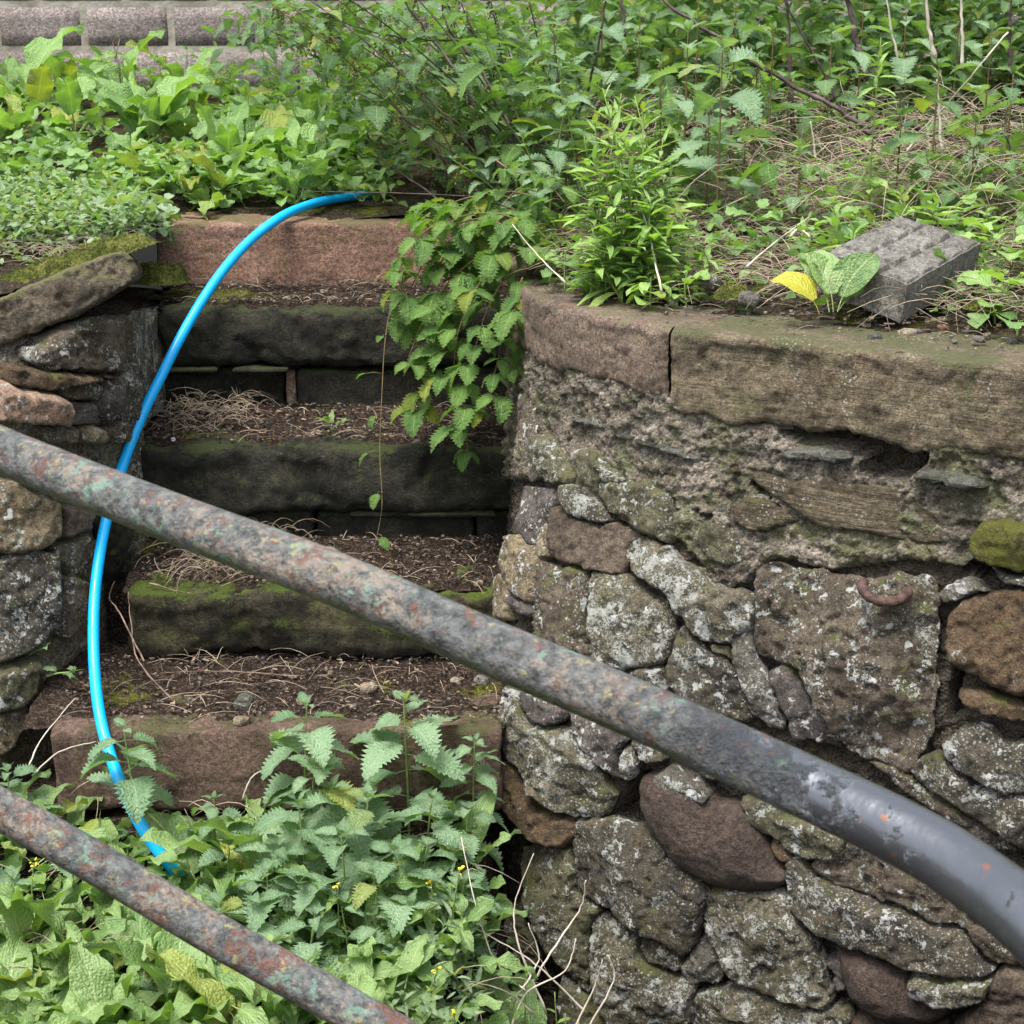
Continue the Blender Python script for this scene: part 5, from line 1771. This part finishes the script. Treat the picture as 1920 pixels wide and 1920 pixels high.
# dark woody stems of the thicket
DS = [([(1700, 320, 5.6), (1640, 255, 5.65), (1560, 200, 5.7), (1450, 140, 5.8), (1330, 60, 5.9), (1240, 0, 6.0), (1180, -60, 6.0)], .0105, 'thick dark stem slanting down to the right across the upper right thicket'),
      ([(1490, 260, 6.1), (1483, 150, 6.1), (1478, 50, 6.1), (1470, -60, 6.1)], .010, 'upright dark stem crossed by the slanting one'),
      ([(1625, 150, 6.6), (1605, 80, 6.6), (1590, 0, 6.6), (1580, -60, 6.6)], .017, 'thickest dark reddish stem at the top right'),
      ([(1600, 250, 6.2), (1540, 130, 6.2), (1480, 20, 6.2), (1450, -50, 6.2)], .006, 'thin dark stem right of the crossing stems'),
      ([(960, 460, 5.3), (900, 360, 5.5), (800, 270, 5.6), (740, 200, 5.7), (690, 170, 5.7)], .006, 'dark stem arching left from the wall corner'),
      ([(990, 450, 5.4), (930, 300, 5.6), (870, 160, 5.7), (800, 60, 5.8), (740, -20, 5.8)], .009, 'long dark stem rising left through the middle thicket'),
      ([(1000, 440, 5.5), (960, 250, 5.7), (900, 130, 5.8), (835, 40, 5.8), (830, -40, 5.8)], .007, 'dark stem rising steeply behind the long one'),
      ([(890, 430, 5.3), (830, 380, 5.45), (760, 330, 5.5), (700, 290, 5.5)], .0045, 'short dark stem low over the red step'),
      ([(900, 370, 5.4), (760, 362, 5.4), (640, 360, 5.4), (560, 358, 5.4)], .0025, 'thin horizontal twig above the end of the blue pipe'),
      ([(850, 75, 5.6), (780, 75, 5.6), (700, 60, 5.6), (640, 40, 5.6)], .004, 'curved twig high in the middle thicket'),
      ([(1040, 300, 5.9), (1090, 200, 5.9), (1120, 100, 5.9), (1140, -30, 5.9)], .007, 'dark upright stem in front of the block wall gap'),
      ([(1170, 70, 6.2), (1165, 0, 6.2), (1150, -50, 6.2)], .009, 'short dark stem at the top centre'),
      ([(1895, 150, 5.6), (1893, 60, 5.6), (1900, -40, 5.6)], .008, 'dark stem at the top right edge'),
      ([(1900, 300, 5.0), (1885, 240, 5.1), (1890, 190, 5.2)], .004, 'short curved brown twig at the right edge')]
for path, r, lb in DS:
    thing_stem(path, r, 'darkstem', lb, 'woody_stem', 'stem')
PS = [([(1752, 110, 5.9), (1742, 50, 5.9), (1732, -40, 5.9)], .0085, 'thick pale dry stem at the top right'), ([(1805, 130, 6.1), (1803, 40, 6.1), (1800, -40, 6.1)], .007, 'yellowish dry stem right of the thick pale one'),
      ([(1690, 140, 6.2), (1675, 70, 6.2), (1655, -40, 6.2)], .006, 'pale streaked stem left of the thick pale one'), ([(1765, 290, 5.4), (1762, 220, 5.4), (1757, 150, 5.4)], .006, 'short pinkish dry stem standing in the straw at right'),
      ([(1700, 285, 5.2), (1720, 258, 5.2)], .006, 'short pale broken stick in the straw'), ([(1530, 300, 5.2), (1525, 262, 5.2), (1520, 228, 5.2)], .0035, 'thin pale stick standing in the straw'),
      ([(1400, 500, 4.4), (1440, 465, 4.5), (1520, 405, 4.7)], .003, 'pale straw leaning across the dead grass'), ([(1480, 445, 4.6), (1500, 430, 4.6), (1520, 445, 4.5)], .0045, 'hooked pale stalk near the paving block'),
      ([(1890, 60, 5.0), (1840, 120, 5.0), (1780, 190, 5.1), (1720, 250, 5.1)], .003, 'thin pale stalk leaning left at the right side'),
      ([(1240, 545, 4.25), (1215, 430, 4.4), (1180, 340, 4.5)], .0032, 'bare pale stalk inside the willowherb clump'), ([(1060, 530, 4.4), (1010, 480, 4.5), (960, 420, 4.6)], .0025, 'thin reddish straw at the wall corner')]
for path, r, lb in PS:
    thing_stem(path, r, 'palestem', lb)
# dry branching stems in front of the wall foot
FT = [[(1025, 1900, 3.5), (975, 1780, 3.55), (965, 1700, 3.6), (1000, 1600, 3.62)], [(1000, 1840, 3.5), (1050, 1760, 3.55), (1090, 1700, 3.6), (1098, 1650, 3.6)], [(1100, 1900, 3.5), (1040, 1840, 3.5), (980, 1790, 3.5), (890, 1740, 3.5)],
      [(990, 1860, 3.5), (940, 1820, 3.5), (900, 1730, 3.5), (865, 1570, 3.6)], [(1060, 1960, 3.45), (1110, 1860, 3.5), (1130, 1800, 3.5)], [(960, 1920, 3.4), (990, 1860, 3.45), (1060, 1820, 3.5), (1080, 1760, 3.55)],
      [(1000, 1900, 3.45), (950, 1860, 3.45), (880, 1840, 3.4)], [(1090, 1950, 3.5), (1150, 1840, 3.55), (1140, 1790, 3.55)], [(960, 1880, 3.45), (1010, 1800, 3.5), (990, 1730, 3.5)]]
for k, pth in enumerate(FT):
    thing_stem(pth, .0032, 'palestem', 'pale wiry dead stem in the tangle at the foot of the right wall', 'dead_stem', 'dead stem', 'wiry dead stems at the foot of the right wall', .35)
for k, (pth, lb) in enumerate([([(50, 1450, 3.9), (75, 1390, 3.95), (140, 1310, 4.0)], 'thin dead stalk leaning in front of the left end of the lowest step'),
                               ([(60, 1455, 3.9), (110, 1410, 3.92), (180, 1390, 3.95)], 'lower dead stalk near the left end of the lowest step'),
                               ([(880, 1410, 4.0), (900, 1380, 4.05)], 'tiny twig at the right of the lowest step'), ([(455, 1500, 3.85), (470, 1460, 3.85), (500, 1440, 3.85)], 'small bent dead stalk before the lowest step'),
                               ([(270, 1240, 4.2), (225, 1150, 4.34), (205, 1120, 4.38), (215, 1090, 4.4)], 'thin root hanging over the mossy second step'),
                               ([(330, 1320, 4.15), (260, 1240, 4.25), (245, 1160, 4.34), (240, 1110, 4.38)], 'second thin root hanging over the mossy step'),
                               ([(560, 1268, 4.3), (480, 1262, 4.3), (400, 1258, 4.3), (300, 1262, 4.28)], 'long pale twig lying at the foot of the second step'),
                               ([(280, 1094, 4.42), (370, 1112, 4.42), (470, 1078, 4.5)], 'forked pale stick lying on the front of the second tread')]):
    thing_stem(pth, .0028, 'palestem' if k < 4 else 'twig', lb)
pebble(325, 824, 4.84, .022, 'whitebit', 'tiny pale blue white shard on the third tread', flat=.4)

# ------------------------------------------------------------------ plants at the foot of the steps
G1 = 'nettles at the foot of the steps'
FN = [(620, 1480, 3.74, .14, None), (500, 1640, 3.52, .13, None), (590, 1720, 3.42, .13, None), (700, 1720, 3.44, .12, None), (800, 1590, 3.64, .13, None), (410, 1700, 3.42, .12, None), (232, 1368, 3.84, .125, 'nettle with spread leaves standing left of the blue pipe'), (575, 1325, 3.86, .13, 'nettle with its top against the lowest tread, left of the two tallest'),
      (757, 1318, 3.9, .15, 'tallest nettle, its top leaves spread in front of the lowest tread'), (890, 1392, 3.92, .08, 'small nettle close to the right wall'),
      (590, 1440, 3.78, .14, 'bright nettle crown in the middle, just under the tall ones'), (690, 1500, 3.7, .15, None), (560, 1510, 3.66, .14, None), (640, 1570, 3.58, .15, None), (740, 1600, 3.55, .14, None),
      (810, 1500, 3.74, .12, None), (880, 1520, 3.8, .11, None), (845, 1640, 3.62, .12, None), (560, 1660, 3.5, .12, None), (470, 1680, 3.45, .12, None), (640, 1700, 3.45, .13, None), (400, 1500, 3.8, .08, None),
      (25, 1655, 3.6, .12, None), (430, 1590, 3.62, .13, None), (870, 1660, 3.6, .11, None), (15, 1450, 3.85, .11, None), (330, 1800, 3.36, .10, None), (770, 1700, 3.46, .13, None), (700, 1640, 3.5, .14, None),
      (520, 1590, 3.6, .13, None), (850, 1600, 3.66, .11, None), (120, 1570, 3.75, .10, None)]
for x, y, D, s, lb in FN:
    nettle(x, y, D, lb or where('grey green nettle', x, y, LM_LOW), G1, True, size=s * 1.05, nmax=9, hmin=.18, gap=s * .38, lean=(RR.uniform(-.04, .04), 0))
G2 = 'broad leaved docks below the steps'
FD = [(385, 1620, 3.70, .24, 6, 'dock with one big upright pale leaf beside the lower end of the blue pipe'), (475, 1590, 3.70, .22, 6, 'dock between the blue pipe and the nettles'), (160, 1740, 3.45, .24, 7, None), (60, 1870, 3.22, .22, 7, None),
      (200, 1880, 3.22, .22, 7, None), (340, 1880, 3.24, .24, 7, None), (450, 1920, 3.18, .22, 7, None), (260, 1760, 3.45, .24, 7, None), (90, 1790, 3.4, .22, 6, None), (570, 1890, 3.25, .22, 7, None),
      (660, 1850, 3.3, .2, 6, None), (10, 1930, 3.15, .22, 6, None), (390, 1760, 3.4, .2, 6, None), (870, 1590, 3.8, .15, 5, 'dock with dark leaves leaning on the right wall'), (840, 1740, 3.5, .17, 6, None),
      (1010, 1840, 3.55, .17, 4, 'dark green dock leaf clump in the gap at the wall foot'), (100, 1500, 3.86, .2, 4, 'dock with an arched leaf left of the blue pipe, behind the lower rail'), (20, 1500, 3.86, .18, 5, None),
      (40, 1740, 3.5, .2, 6, None), (290, 1690, 3.55, .2, 6, None), (130, 1950, 3.1, .22, 6, None), (520, 1960, 3.12, .2, 6, None), (420, 1850, 3.3, .22, 6, None), (740, 1900, 3.25, .18, 6, None), (270, 1940, 3.12, .22, 6, None),
      (200, 1640, 3.62, .18, 5, None), (690, 1770, 3.42, .18, 5, None)]
for x, y, D, s, n, lb in FD:
    dock(x, y, D, s, n, lb or where('broad pale dock', x, y, LM_LOW), G2, True)
G3 = 'silvery small leaved weeds by the wall foot'
for i in range(26):
    x, y = RR.uniform(640, 940), RR.uniform(1700, 1920)
    willow(x, y, 3.7 - (y - 1600) / 900, 'silvery green small leaved weed in the patch by the right wall foot', G3, .055, None, None, n=RR.randint(12, 18), mat='smallsilver', low=True, name='small_weed')
for (x, y, D) in [(960, 1860, 3.4), (1010, 1890, 3.4), (1060, 1900, 3.42), (985, 1800, 3.5), (1040, 1860, 3.46), (930, 1890, 3.35), (1085, 1915, 3.4), (965, 1900, 3.35)]:
    willow(x, y, D, 'fresh green small weed among the wiry dead stems at the wall foot', 'green weeds among the wiry dead stems', .06, None, None, n=RR.randint(10, 16), mat='willow', low=True, name='small_weed')
for (x, y, D, lb) in [(862, 1632, 3.5, 'yellow flowered stalk above the silvery weeds'), (808, 1655, 3.5, 'yellow flowered stalk left of the taller one'), (633, 1658, 3.45, 'thin yellow flowered stalk among the nettles'),
                      (63, 1618, 3.5, 'yellow flowered stalk at the left edge'), (820, 1818, 3.3, 'low yellow flowered stalk by the wall foot'), (850, 1900, 3.2, 'lowest yellow flowered stalk at the bottom edge')]:
    o = willow(x, y, D, lb, None, .03, None, None, n=14, mat='willow', low=True, name='flower_stalk')
    A = Acc()
    tp = P(x, y, D) - o.location
    for i in range(6):
        V, F, U = raw('round', i % 3)
        Mx = np.array(Matrix.Translation(tp + Vector((RR.uniform(-.006, .006), RR.uniform(-.006, .006), RR.uniform(-.012, .003)))) @ rotm(RR.uniform(0, 6.28), RR.uniform(.1, .9)) @ Matrix.Diagonal((.009, .009, .009, 1)))
        A.add((V @ Mx[:3, :3].T + Mx[:3, 3]).tolist(), F, U)
    obj('flower', A.mesh('flower', M['flower']), o)


def low_area(x0, x1, y0, y1, dz):
    def f(i):
        x, y = RR.uniform(x0, x1), RR.uniform(y0, y1)
        return Vector((x, y, z1(zg_low, x, y) + RR.uniform(*dz)))
    return f


stuff_leaves('ground_cover', None, low_area(-1.45, -.02, 2.75, 3.85, (.0, .10)), 420, 'lobed', 'small', .06)
stuff_leaves('ground_cover', None, low_area(-1.45, -.05, 2.75, 3.85, (.0, .14)), 230, 'dock', 'dock', .15)
stuff_leaves('ground_cover', None, low_area(-.35, .06, 2.85, 3.6, (.02, .16)), 900, 'lance', 'smallsilver', .05)
stuff_leaves('ground_cover', None, low_area(-2.8, -1.4, 2.4, 4.0, (.0, .12)), 600, 'dock', 'dock', .18)
stuff_leaves('ground_cover', None, low_area(-1.45, -.9, 3.6, 3.95, (.0, .06)), 130, 'round', 'small', .04)
chips('bark_litter', 500, lambda: low_area(-1.45, .2, 2.9, 3.95, (.0, .02))(0), .02, w=(.5, .5, 0, 0), strands=420, ln=(.06, .2), lift=.12)

# small plants on the left wall foot and treads
nettle(85, 1215, 4.24, 'small leafy weed growing from the left wall above the lowest tread', None, False, size=.06, nmax=4, base_px=(60, 1290, 4.26), hmin=.03)
nettle(140, 1260, 4.2, 'second small leafy weed hanging beside the first, over the lowest tread', None, False, size=.055, nmax=4, base_px=(90, 1290, 4.24), hmin=.03)
o = dock(622, 800, 4.86, .05, 3, 'tiny two leaved seedling on the third tread', None)
o.location.z = ZTp[2] + .03
for c_ in o.children:
    if c_.name.startswith('leaf_stalk'):
        bpy.data.objects.remove(c_)
    else:
        c_.location.z = .0

# ------------------------------------------------------------------ upper left bank
G4 = 'docks on the upper left bank'
UD = [(60, 180, 7.6, .30, 7, 'large dock with a dark arched leaf at the far left below the block wall'), (230, 150, 7.8, .26, 7, 'tall dock clump right under the block wall'), (490, 160, 7.6, .26, 6, 'dock with a bright yellow green leaf near the thicket'),
      (140, 260, 7.0, .26, 7, None), (280, 250, 6.7, .28, 7, 'big dock with broad leaves in the middle of the bank'), (350, 240, 6.8, .26, 7, None), (420, 320, 6.3, .26, 7, None), (500, 290, 6.5, .28, 7, None), (290, 330, 6.2, .2, 6, None),
      (570, 330, 6.1, .24, 6, None), (180, 330, 6.3, .2, 6, None), (350, 380, 5.9, .18, 6, None), (430, 400, 5.8, .2, 6, None), (30, 290, 6.8, .22, 6, None), (640, 300, 6.4, .24, 6, None), (120, 150, 8.0, .22, 6, None),
      (340, 160, 8.0, .24, 6, None), (410, 220, 7.2, .24, 6, None), (570, 240, 7.0, .24, 6, None), (680, 390, 5.85, .16, 5, None), (560, 400, 5.8, .18, 6, None), (20, 160, 8.0, .22, 6, None), (650, 200, 7.4, .22, 6, None)]
for x, y, D, s, n, lb in UD:
    dock(x, y, D, s, n, lb or where('broad bright dock', x, y, LM_BANK), G4, False, 'dockfar')


def up_area(px0, px1, y0, y1, dz):
    def f(i):
        y = RR.uniform(y0, y1)
        x = (RR.uniform(px0, px1) - 960) / FPX * y * 1.02
        return Vector((x, y, z1(zg_up, x, y) + RR.uniform(*dz)))
    return f


stuff_leaves('ground_cover', None, up_area(-40, 760, 5.75, 8.6, (.0, .08)), 1300, 'nettle', 'small', .075)
stuff_leaves('ground_cover', None, up_area(-1200, -40, 5.0, 8.6, (.0, .14)), 2600, 'nettle', 'small', .085)
stuff_leaves('ground_cover', None, up_area(-1200, -40, 4.7, 8.4, (.0, .12)), 700, 'dock', 'dockfar', .2)
stuff_leaves('ground_cover', None, up_area(-40, 700, 5.7, 6.4, (.0, .12)), 450, 'lobed', 'small', .07)
stuff_leaves('ground_cover', None, up_area(-60, 290, 5.0, 5.9, (.0, .10)), 2300, 'round', 'smallsilver', .032)
stuff_leaves('ground_cover', None, up_area(-60, 300, 4.95, 5.7, (.0, .12)), 900, 'lance', 'small', .05)
stuff_leaves('ground_cover', None, up_area(180, 330, 5.15, 5.5, (.0, .08)), 300, 'round', 'smallsilver', .045)
stuff_leaves('ground_cover', None, up_area(-60, 240, 4.85, 5.2, (.0, .04)), 120, 'round', 'smallsilver', .035)
for i, (x, y, D) in enumerate([(30, 400, 5.5), (90, 380, 5.6), (150, 400, 5.5), (200, 420, 5.4), (240, 380, 5.5), (290, 420, 5.35), (60, 440, 5.2), (320, 450, 5.2), (130, 450, 5.1), (250, 455, 5.15), (10, 460, 5.0), (180, 380, 5.7), (290, 455, 5.22), (325, 470, 5.22), (265, 468, 5.18), (240, 478, 5.1)]):
    willow(x, y, D, 'small chickweed like plant in the silvery patch above the left cap slab', 'small weeds above the left cap slab', .045, None, None, n=16, mat='smallsilver', leafkind='lance', name='small_weed')
G5 = 'nettles between the docks on the bank'
for (x, y, D) in [(350, 95, 8.2), (190, 100, 8.3), (300, 120, 8.0), (440, 130, 7.9), (380, 200, 7.4), (550, 190, 7.4), (100, 230, 7.3), (460, 250, 7.0), (600, 270, 6.8), (20, 240, 7.2), (230, 300, 6.6), (520, 370, 6.0)]:
    nettle(x, y, D, where('pale nettle', x, y, LM_BANK), G5, False, size=.10, nmax=4, hmin=.12)
thing_stem([(228, 180, 7.5), (222, 120, 7.5), (205, 60, 7.5), (180, 30, 7.5)], .004, 'twig', 'pinkish dead flower stalk in front of the block wall')
thing_stem([(215, 110, 7.5), (225, 70, 7.5), (222, 45, 7.5)], .003, 'twig', 'short fork beside the pinkish dead flower stalk')

# ------------------------------------------------------------------ thicket in the middle
G6 = 'dark leaved nettles of the middle thicket'
for i in range(44):
    x = RR.uniform(470, 1080)
    lo = -60 if x > 560 else -90
    y = RR.uniform(lo, 330 if x > 640 else 120)
    D = RR.uniform(5.45, 6.7)
    if x < 600 and y > 60:
        D = 6.4
    nettle(x, y, D, 'seeding nettle with dark drooping leaves in the middle thicket', G6, False, 'nettledark', size=RR.uniform(.085, .14), nmax=7, hmin=.25,
           base_px=(RR.uniform(840, 1080), 420, D), stemmat='darkstem' if i % 3 else 'redstem', catk=.55)
for i, (x, y, D, s, lb) in enumerate([(915, 190, 5.3, .13, 'nettle with large yellow green leaves at the middle of the thicket'), (1000, 150, 5.3, .10, None), (1050, 60, 5.5, .11, None), (1010, 60, 5.6, .09, None), (1180, 90, 5.6, .13, 'nettle with one big sunlit leaf above the willowherb'),
                                     (870, 10, 5.3, .14, 'nettle with pale yellow green leaves at the top centre'), (1050, 130, 5.2, .1, None), (980, 260, 5.1, .1, None), (1020, 330, 5.0, .09, None), (960, 330, 5.2, .09, None),
                                     (880, 90, 5.4, .10, None), (930, 280, 5.3, .11, None), (850, 300, 5.3, .08, None), (1060, 200, 5.1, .10, None)]):
    nettle(x, y, D, lb or where('green nettle', x, y, LM_R), 'nettles over the corner of the right wall', False, 'bramble' if s > .12 else 'nettle', size=s, nmax=8, base_px=(RR.uniform(960, 1100), 470, D + .1), hmin=.25, leafkind='nettle')
# thicket to the right
G7 = 'nettles of the right thicket'
RN = [(1355, 95, 5.1, .17, 'nettle with the largest hanging grey green leaf, top right of centre'), (1290, 60, 5.4, .14, None), (1240, 120, 5.6, .13, None), (1330, 210, 5.3, .13, None), (1400, 200, 5.3, .13, None), (1450, 60, 5.8, .12, None),
      (1560, 60, 5.9, .12, None), (1200, 30, 5.9, .12, None), (1130, 0, 5.9, .12, None), (1760, 130, 5.1, .13, 'nettle with a yellowing top leaf right of the tall willowherb'), (1690, 220, 5.1, .13, None), (1830, 230, 5.0, .12, None),
      (1860, 60, 5.4, .12, None), (1900, 140, 5.1, .13, None), (1740, 300, 5.0, .10, None), (1810, 330, 4.9, .10, None), (1480, 150, 6.0, .12, None), (1620, 0, 6.2, .12, None), (1700, 20, 6.2, .12, None), (1800, 20, 6.2, .12, None),
      (1380, 10, 6.0, .12, None), (1270, 220, 5.6, .14, None), (1500, 290, 5.0, .10, None), (1880, 290, 4.9, .12, None), (1310, -10, 5.8, .12, None), (1240, 190, 5.4, .14, None), (1420, 110, 5.9, .12, None), (1540, 180, 6.3, .11, None), (1640, 120, 6.5, .11, None)]
for x, y, D, s, lb in RN:
    nettle(x, y, D, lb or where('loose nettle', x, y, LM_R), G7, False, 'nettle' if RR.random() < .6 else 'nettledark', size=s * 1.1, nmax=6, hmin=.2, stemmat='redstem', catk=.3)
dk = [(1290, 260, 5.4, .24, 4, 'dock with two long upright leaves behind the willowherb clump'), (1240, 230, 5.6, .2, 4, 'dock behind the willowherb clump, left of the upright one'), (1440, 100, 6.4, .15, 5, 'large shaded dock at the back of the thicket')]
for x, y, D, s, n, lb in dk:
    dock(x, y, D, s, n, lb, None, False, 'dockfar', up=(.5, 1.3))


def back_mass(i):
    x = RR.uniform(.2, 3.4)
    y = RR.uniform(6.8, 8.6)
    return Vector((x, y, z1(zg_up, x, y) + RR.uniform(0, .95) * RR.random() ** .4))


stuff_leaves('far_foliage', None, back_mass, 5200, 'nettle', 'nettledark', .11, pitch=(-.9, .5))
stuff_leaves('far_foliage', None, lambda i: Vector((RR.uniform(-1.2, .6), RR.uniform(6.6, 8.3), RR.uniform(-.5, .05))), 1300, 'nettle', 'nettledark', .09, pitch=(-.9, .5))
stuff_leaves('far_foliage', None, lambda i: (lambda t, a: Vector((-.72 + .95 * t + .25 * a, 6.0 + .4 * RR.random() + .5 * a, -.62 + (.62 - .25 * abs(t - .5)) * RR.random())))(RR.random(), RR.uniform(-1, 1) * .5), 420, 'nettle', 'nettledark', .08, pitch=(-.9, .5))

# willowherb clump on the wall top
G8 = 'willowherb stems in the bright clump'
WP = [(1130, 165, 4.62), (1165, 175, 4.55), (1205, 190, 4.6), (1095, 255, 4.5), (1245, 255, 4.55), (1150, 230, 4.5), (1115, 215, 4.55), (1140, 190, 4.65), (1190, 180, 4.7), (1165, 250, 4.5), (1210, 215, 4.7), (1110, 290, 4.45), (1230, 290, 4.6), (1180, 310, 4.4), (1260, 320, 4.6), (1090, 340, 4.5), (1140, 350, 4.35), (1220, 370, 4.4), (1290, 400, 4.45), (1200, 250, 4.6),
      (1150, 420, 4.35), (1260, 440, 4.35), (1190, 450, 4.3), (1110, 430, 4.4)]
for x, y, D in WP:
    willow(x, y, D, 'bright green willowherb stem in the clump standing behind the coping corner', G8, RR.uniform(.09, .12), None, (P(1195, 500, 4.42).x + RR.uniform(-.13, .13), 4.42 + RR.uniform(-.06, .1)), n=RR.randint(17, 26))
for x, y, D, lb, n, s in [(1652, 70, 4.95, 'single tall willowherb rising in front of the thicket at right', 46, .09), (1560, 375, 4.62, 'low willowherb left of the paving block', 18, .08), (1600, 430, 4.45, 'low willowherb with narrow leaves touching the paving block', 18, .075),
                          (1520, 400, 4.75, 'small willowherb in the straw', 14, .07), (1760, 370, 4.75, 'leafy willowherb behind the paving block', 20, .09), (1850, 390, 4.7, 'leafy willowherb at the right edge behind the block', 20, .09), (1450, 360, 5.0, 'small willowherb in the middle of the straw bank', 14, .07),
                          (1320, 470, 4.45, 'small willowherb right of the clump', 16, .07), (1690, 360, 4.9, 'short willowherb at the foot of the tall one', 18, .09)]:
    willow(x, y, D, lb, None, s, None, None, n=n)
# creeping lobed plants along the coping edge
for i, (x, y, D, n, s, lb) in enumerate([(1140, 500, 4.42, 9, .05, 'low leafy weed at the left of the coping soil edge'), (1220, 520, 4.32, 12, .06, 'rosette of bright leaves under the willowherb clump'), (1290, 505, 4.32, 10, .06, 'rosette of oval leaves right of the willowherb clump'),
                                        (1100, 520, 4.45, 8, .045, 'small weed at the wall corner'), (1880, 430, 4.35, 10, .09, 'leafy lobed plant at the right edge above the block'), (1900, 520, 4.05, 8, .09, 'lobed leaves hanging at the right edge beside the block'),
                                        (1870, 560, 4.0, 4, .075, 'pale lobed leaf touching the loose stones'), (1780, 400, 4.6, 8, .08, 'lobed leaf plant behind the block'), (1640, 400, 4.7, 8, .07, 'lobed leaf plant left behind the block'), (1910, 600, 3.9, 3, .09, 'pale round leaf at the right edge on the coping'),
                                        (1370, 430, 4.7, 8, .06, 'small lobed weed in the straw'), (1060, 470, 4.6, 8, .06, 'small lobed weed left of the clump')]):
    willow(x, y, D, lb, None, s, None, None, n=n, mat='willow' if i in (1, 2, 4, 5) else 'small', leafkind='round' if i in (1, 2, 0) else 'lobed', name='small_weed')
stuff_leaves('ground_cover', None, lambda i: right_bank(.35, 2.4, .0, 1.9, (0, .10))(), 750, 'round', 'small', .045)
stuff_leaves('ground_cover', None, lambda i: right_bank(.3, 1.0, .0, .55, (0, .12))(), 350, 'lance', 'willow', .06)
stuff_leaves('ground_cover', None, lambda i: right_bank(.6, 2.6, .5, 2.0, (0, .16))(), 800, 'lobed', 'small', .055)
# dock seedling with the yellow leaf
o = obj('dock_seedling', None, label='dock seedling with two pale cupped leaves and a yellow leaf on the right coping', cat='plant', loc=P(1555, 585, 4.02))
pr = leaf_proto('dock', 'dock')
yl = leaf_proto('round', 'yellowleaf', 4)
put_leaf(o, pr[1], Vector((0, 0, 0)), .15, .75, .85, .2)
rp = leaf_proto('round', 'dock', 5)
put_leaf(o, rp[0], Vector((.01, 0, 0)), .15, .35, 1.0, -.2)
put_leaf(o, rp[1], Vector((.02, 0, 0)), .13, -.85, .85, .2)
put_leaf(o, rp[2], Vector((0, .01, 0)), .12, .8, 1.1, .2)
put_leaf(o, pr[3], Vector((.02, 0, 0)), .16, -.75, .95, .1)
put_leaf(o, pr[5], Vector((.02, 0, 0)), .12, -1.0, .7, .1)
y = put_leaf(o, leaf_proto('round', 'yellowleaf', 4)[0], Vector((-.03, -.03, .0)), .125, .95, .72, -.25, 'yellow_leaf')
y['label'] = 'bright yellow dying leaf with brown specks'

# ------------------------------------------------------------------ brambles hanging over the wall corner
for pth_, lb_, sz_ in [([(1020, 420, 4.9), (940, 430, 4.88), (870, 470, 4.86), (830, 560, 4.84), (815, 640, 4.82)], 'bramble in the densest middle of the hanging mass', .10),
                       ([(1000, 450, 4.8), (900, 410, 4.85), (820, 450, 4.86), (770, 540, 4.85), (730, 600, 4.84)], 'bramble whose leaves reach the left edge of the hanging mass', .095),
                       ([(1010, 480, 4.78), (950, 470, 4.76), (900, 530, 4.74), (860, 620, 4.72), (850, 700, 4.7)], 'bramble with dark leaves hanging nearest the viewer', .10),
                       ([(990, 540, 4.66), (965, 600, 4.66), (950, 660, 4.65), (940, 720, 4.64)], 'short bramble tail touching the coping end', .085),
                       ([(1030, 380, 4.95), (960, 360, 4.98), (880, 370, 5.0), (800, 400, 5.0), (770, 430, 5.0)], 'bramble along the top of the hanging mass', .09)]:
    bramble(pth_, lb_, size=sz_)
bramble([(1010, 430, 4.85), (930, 400, 4.85), (850, 410, 4.85), (790, 440, 4.85), (760, 500, 4.83), (750, 560, 4.82)], 'bramble arching furthest left over the red top step', size=.085)
bramble([(990, 470, 4.8), (920, 470, 4.8), (850, 520, 4.8), (800, 590, 4.78), (770, 660, 4.76), (760, 700, 4.76)], 'bramble hanging in front of the fourth step', size=.085)
bramble([(1000, 500, 4.75), (950, 520, 4.72), (910, 590, 4.70), (885, 680, 4.68), (870, 760, 4.66), (880, 870, 4.66)], 'bramble hanging beside the wall corner down to the third step', size=.09)
bramble([(970, 440, 4.9), (900, 450, 4.9), (860, 560, 4.85), (830, 640, 4.8), (800, 720, 4.8), (770, 770, 4.8)], 'bramble hanging between the other two over the fourth step', size=.085)
bramble([(980, 520, 4.7), (950, 600, 4.68), (930, 690, 4.66), (905, 780, 4.64)], 'short bramble right against the wall corner', size=.075)
bramble([(990, 400, 4.95), (900, 380, 5.0), (820, 420, 5.0), (870, 500, 4.95), (880, 570, 4.9)], 'bramble with large dull leaves at the top of the hanging mass', size=.095)
bramble([(1000, 480, 4.82), (940, 440, 4.85), (880, 430, 4.88), (820, 500, 4.88), (790, 540, 4.86)], 'bramble looping over the end of the red step', size=.08)
bramble([(735, 560, 4.8), (722, 640, 4.75), (716, 740, 4.68), (712, 850, 4.6), (716, 950, 4.5), (700, 1035, 4.45)], 'long thin bramble runner dangling alone to the second tread', step=.11, size=.042, r=.0018, three=False)
bramble([(930, 300, 5.0), (960, 320, 4.95), (1020, 340, 4.9), (1060, 380, 4.8)], 'bramble shoot with a browned tip above the wall corner', size=.07)
bramble([(1530, 300, 4.9), (1490, 310, 4.9), (1450, 300, 4.95)], 'bramble shoot with browning leaves on the straw bank', size=.10, step=.05)
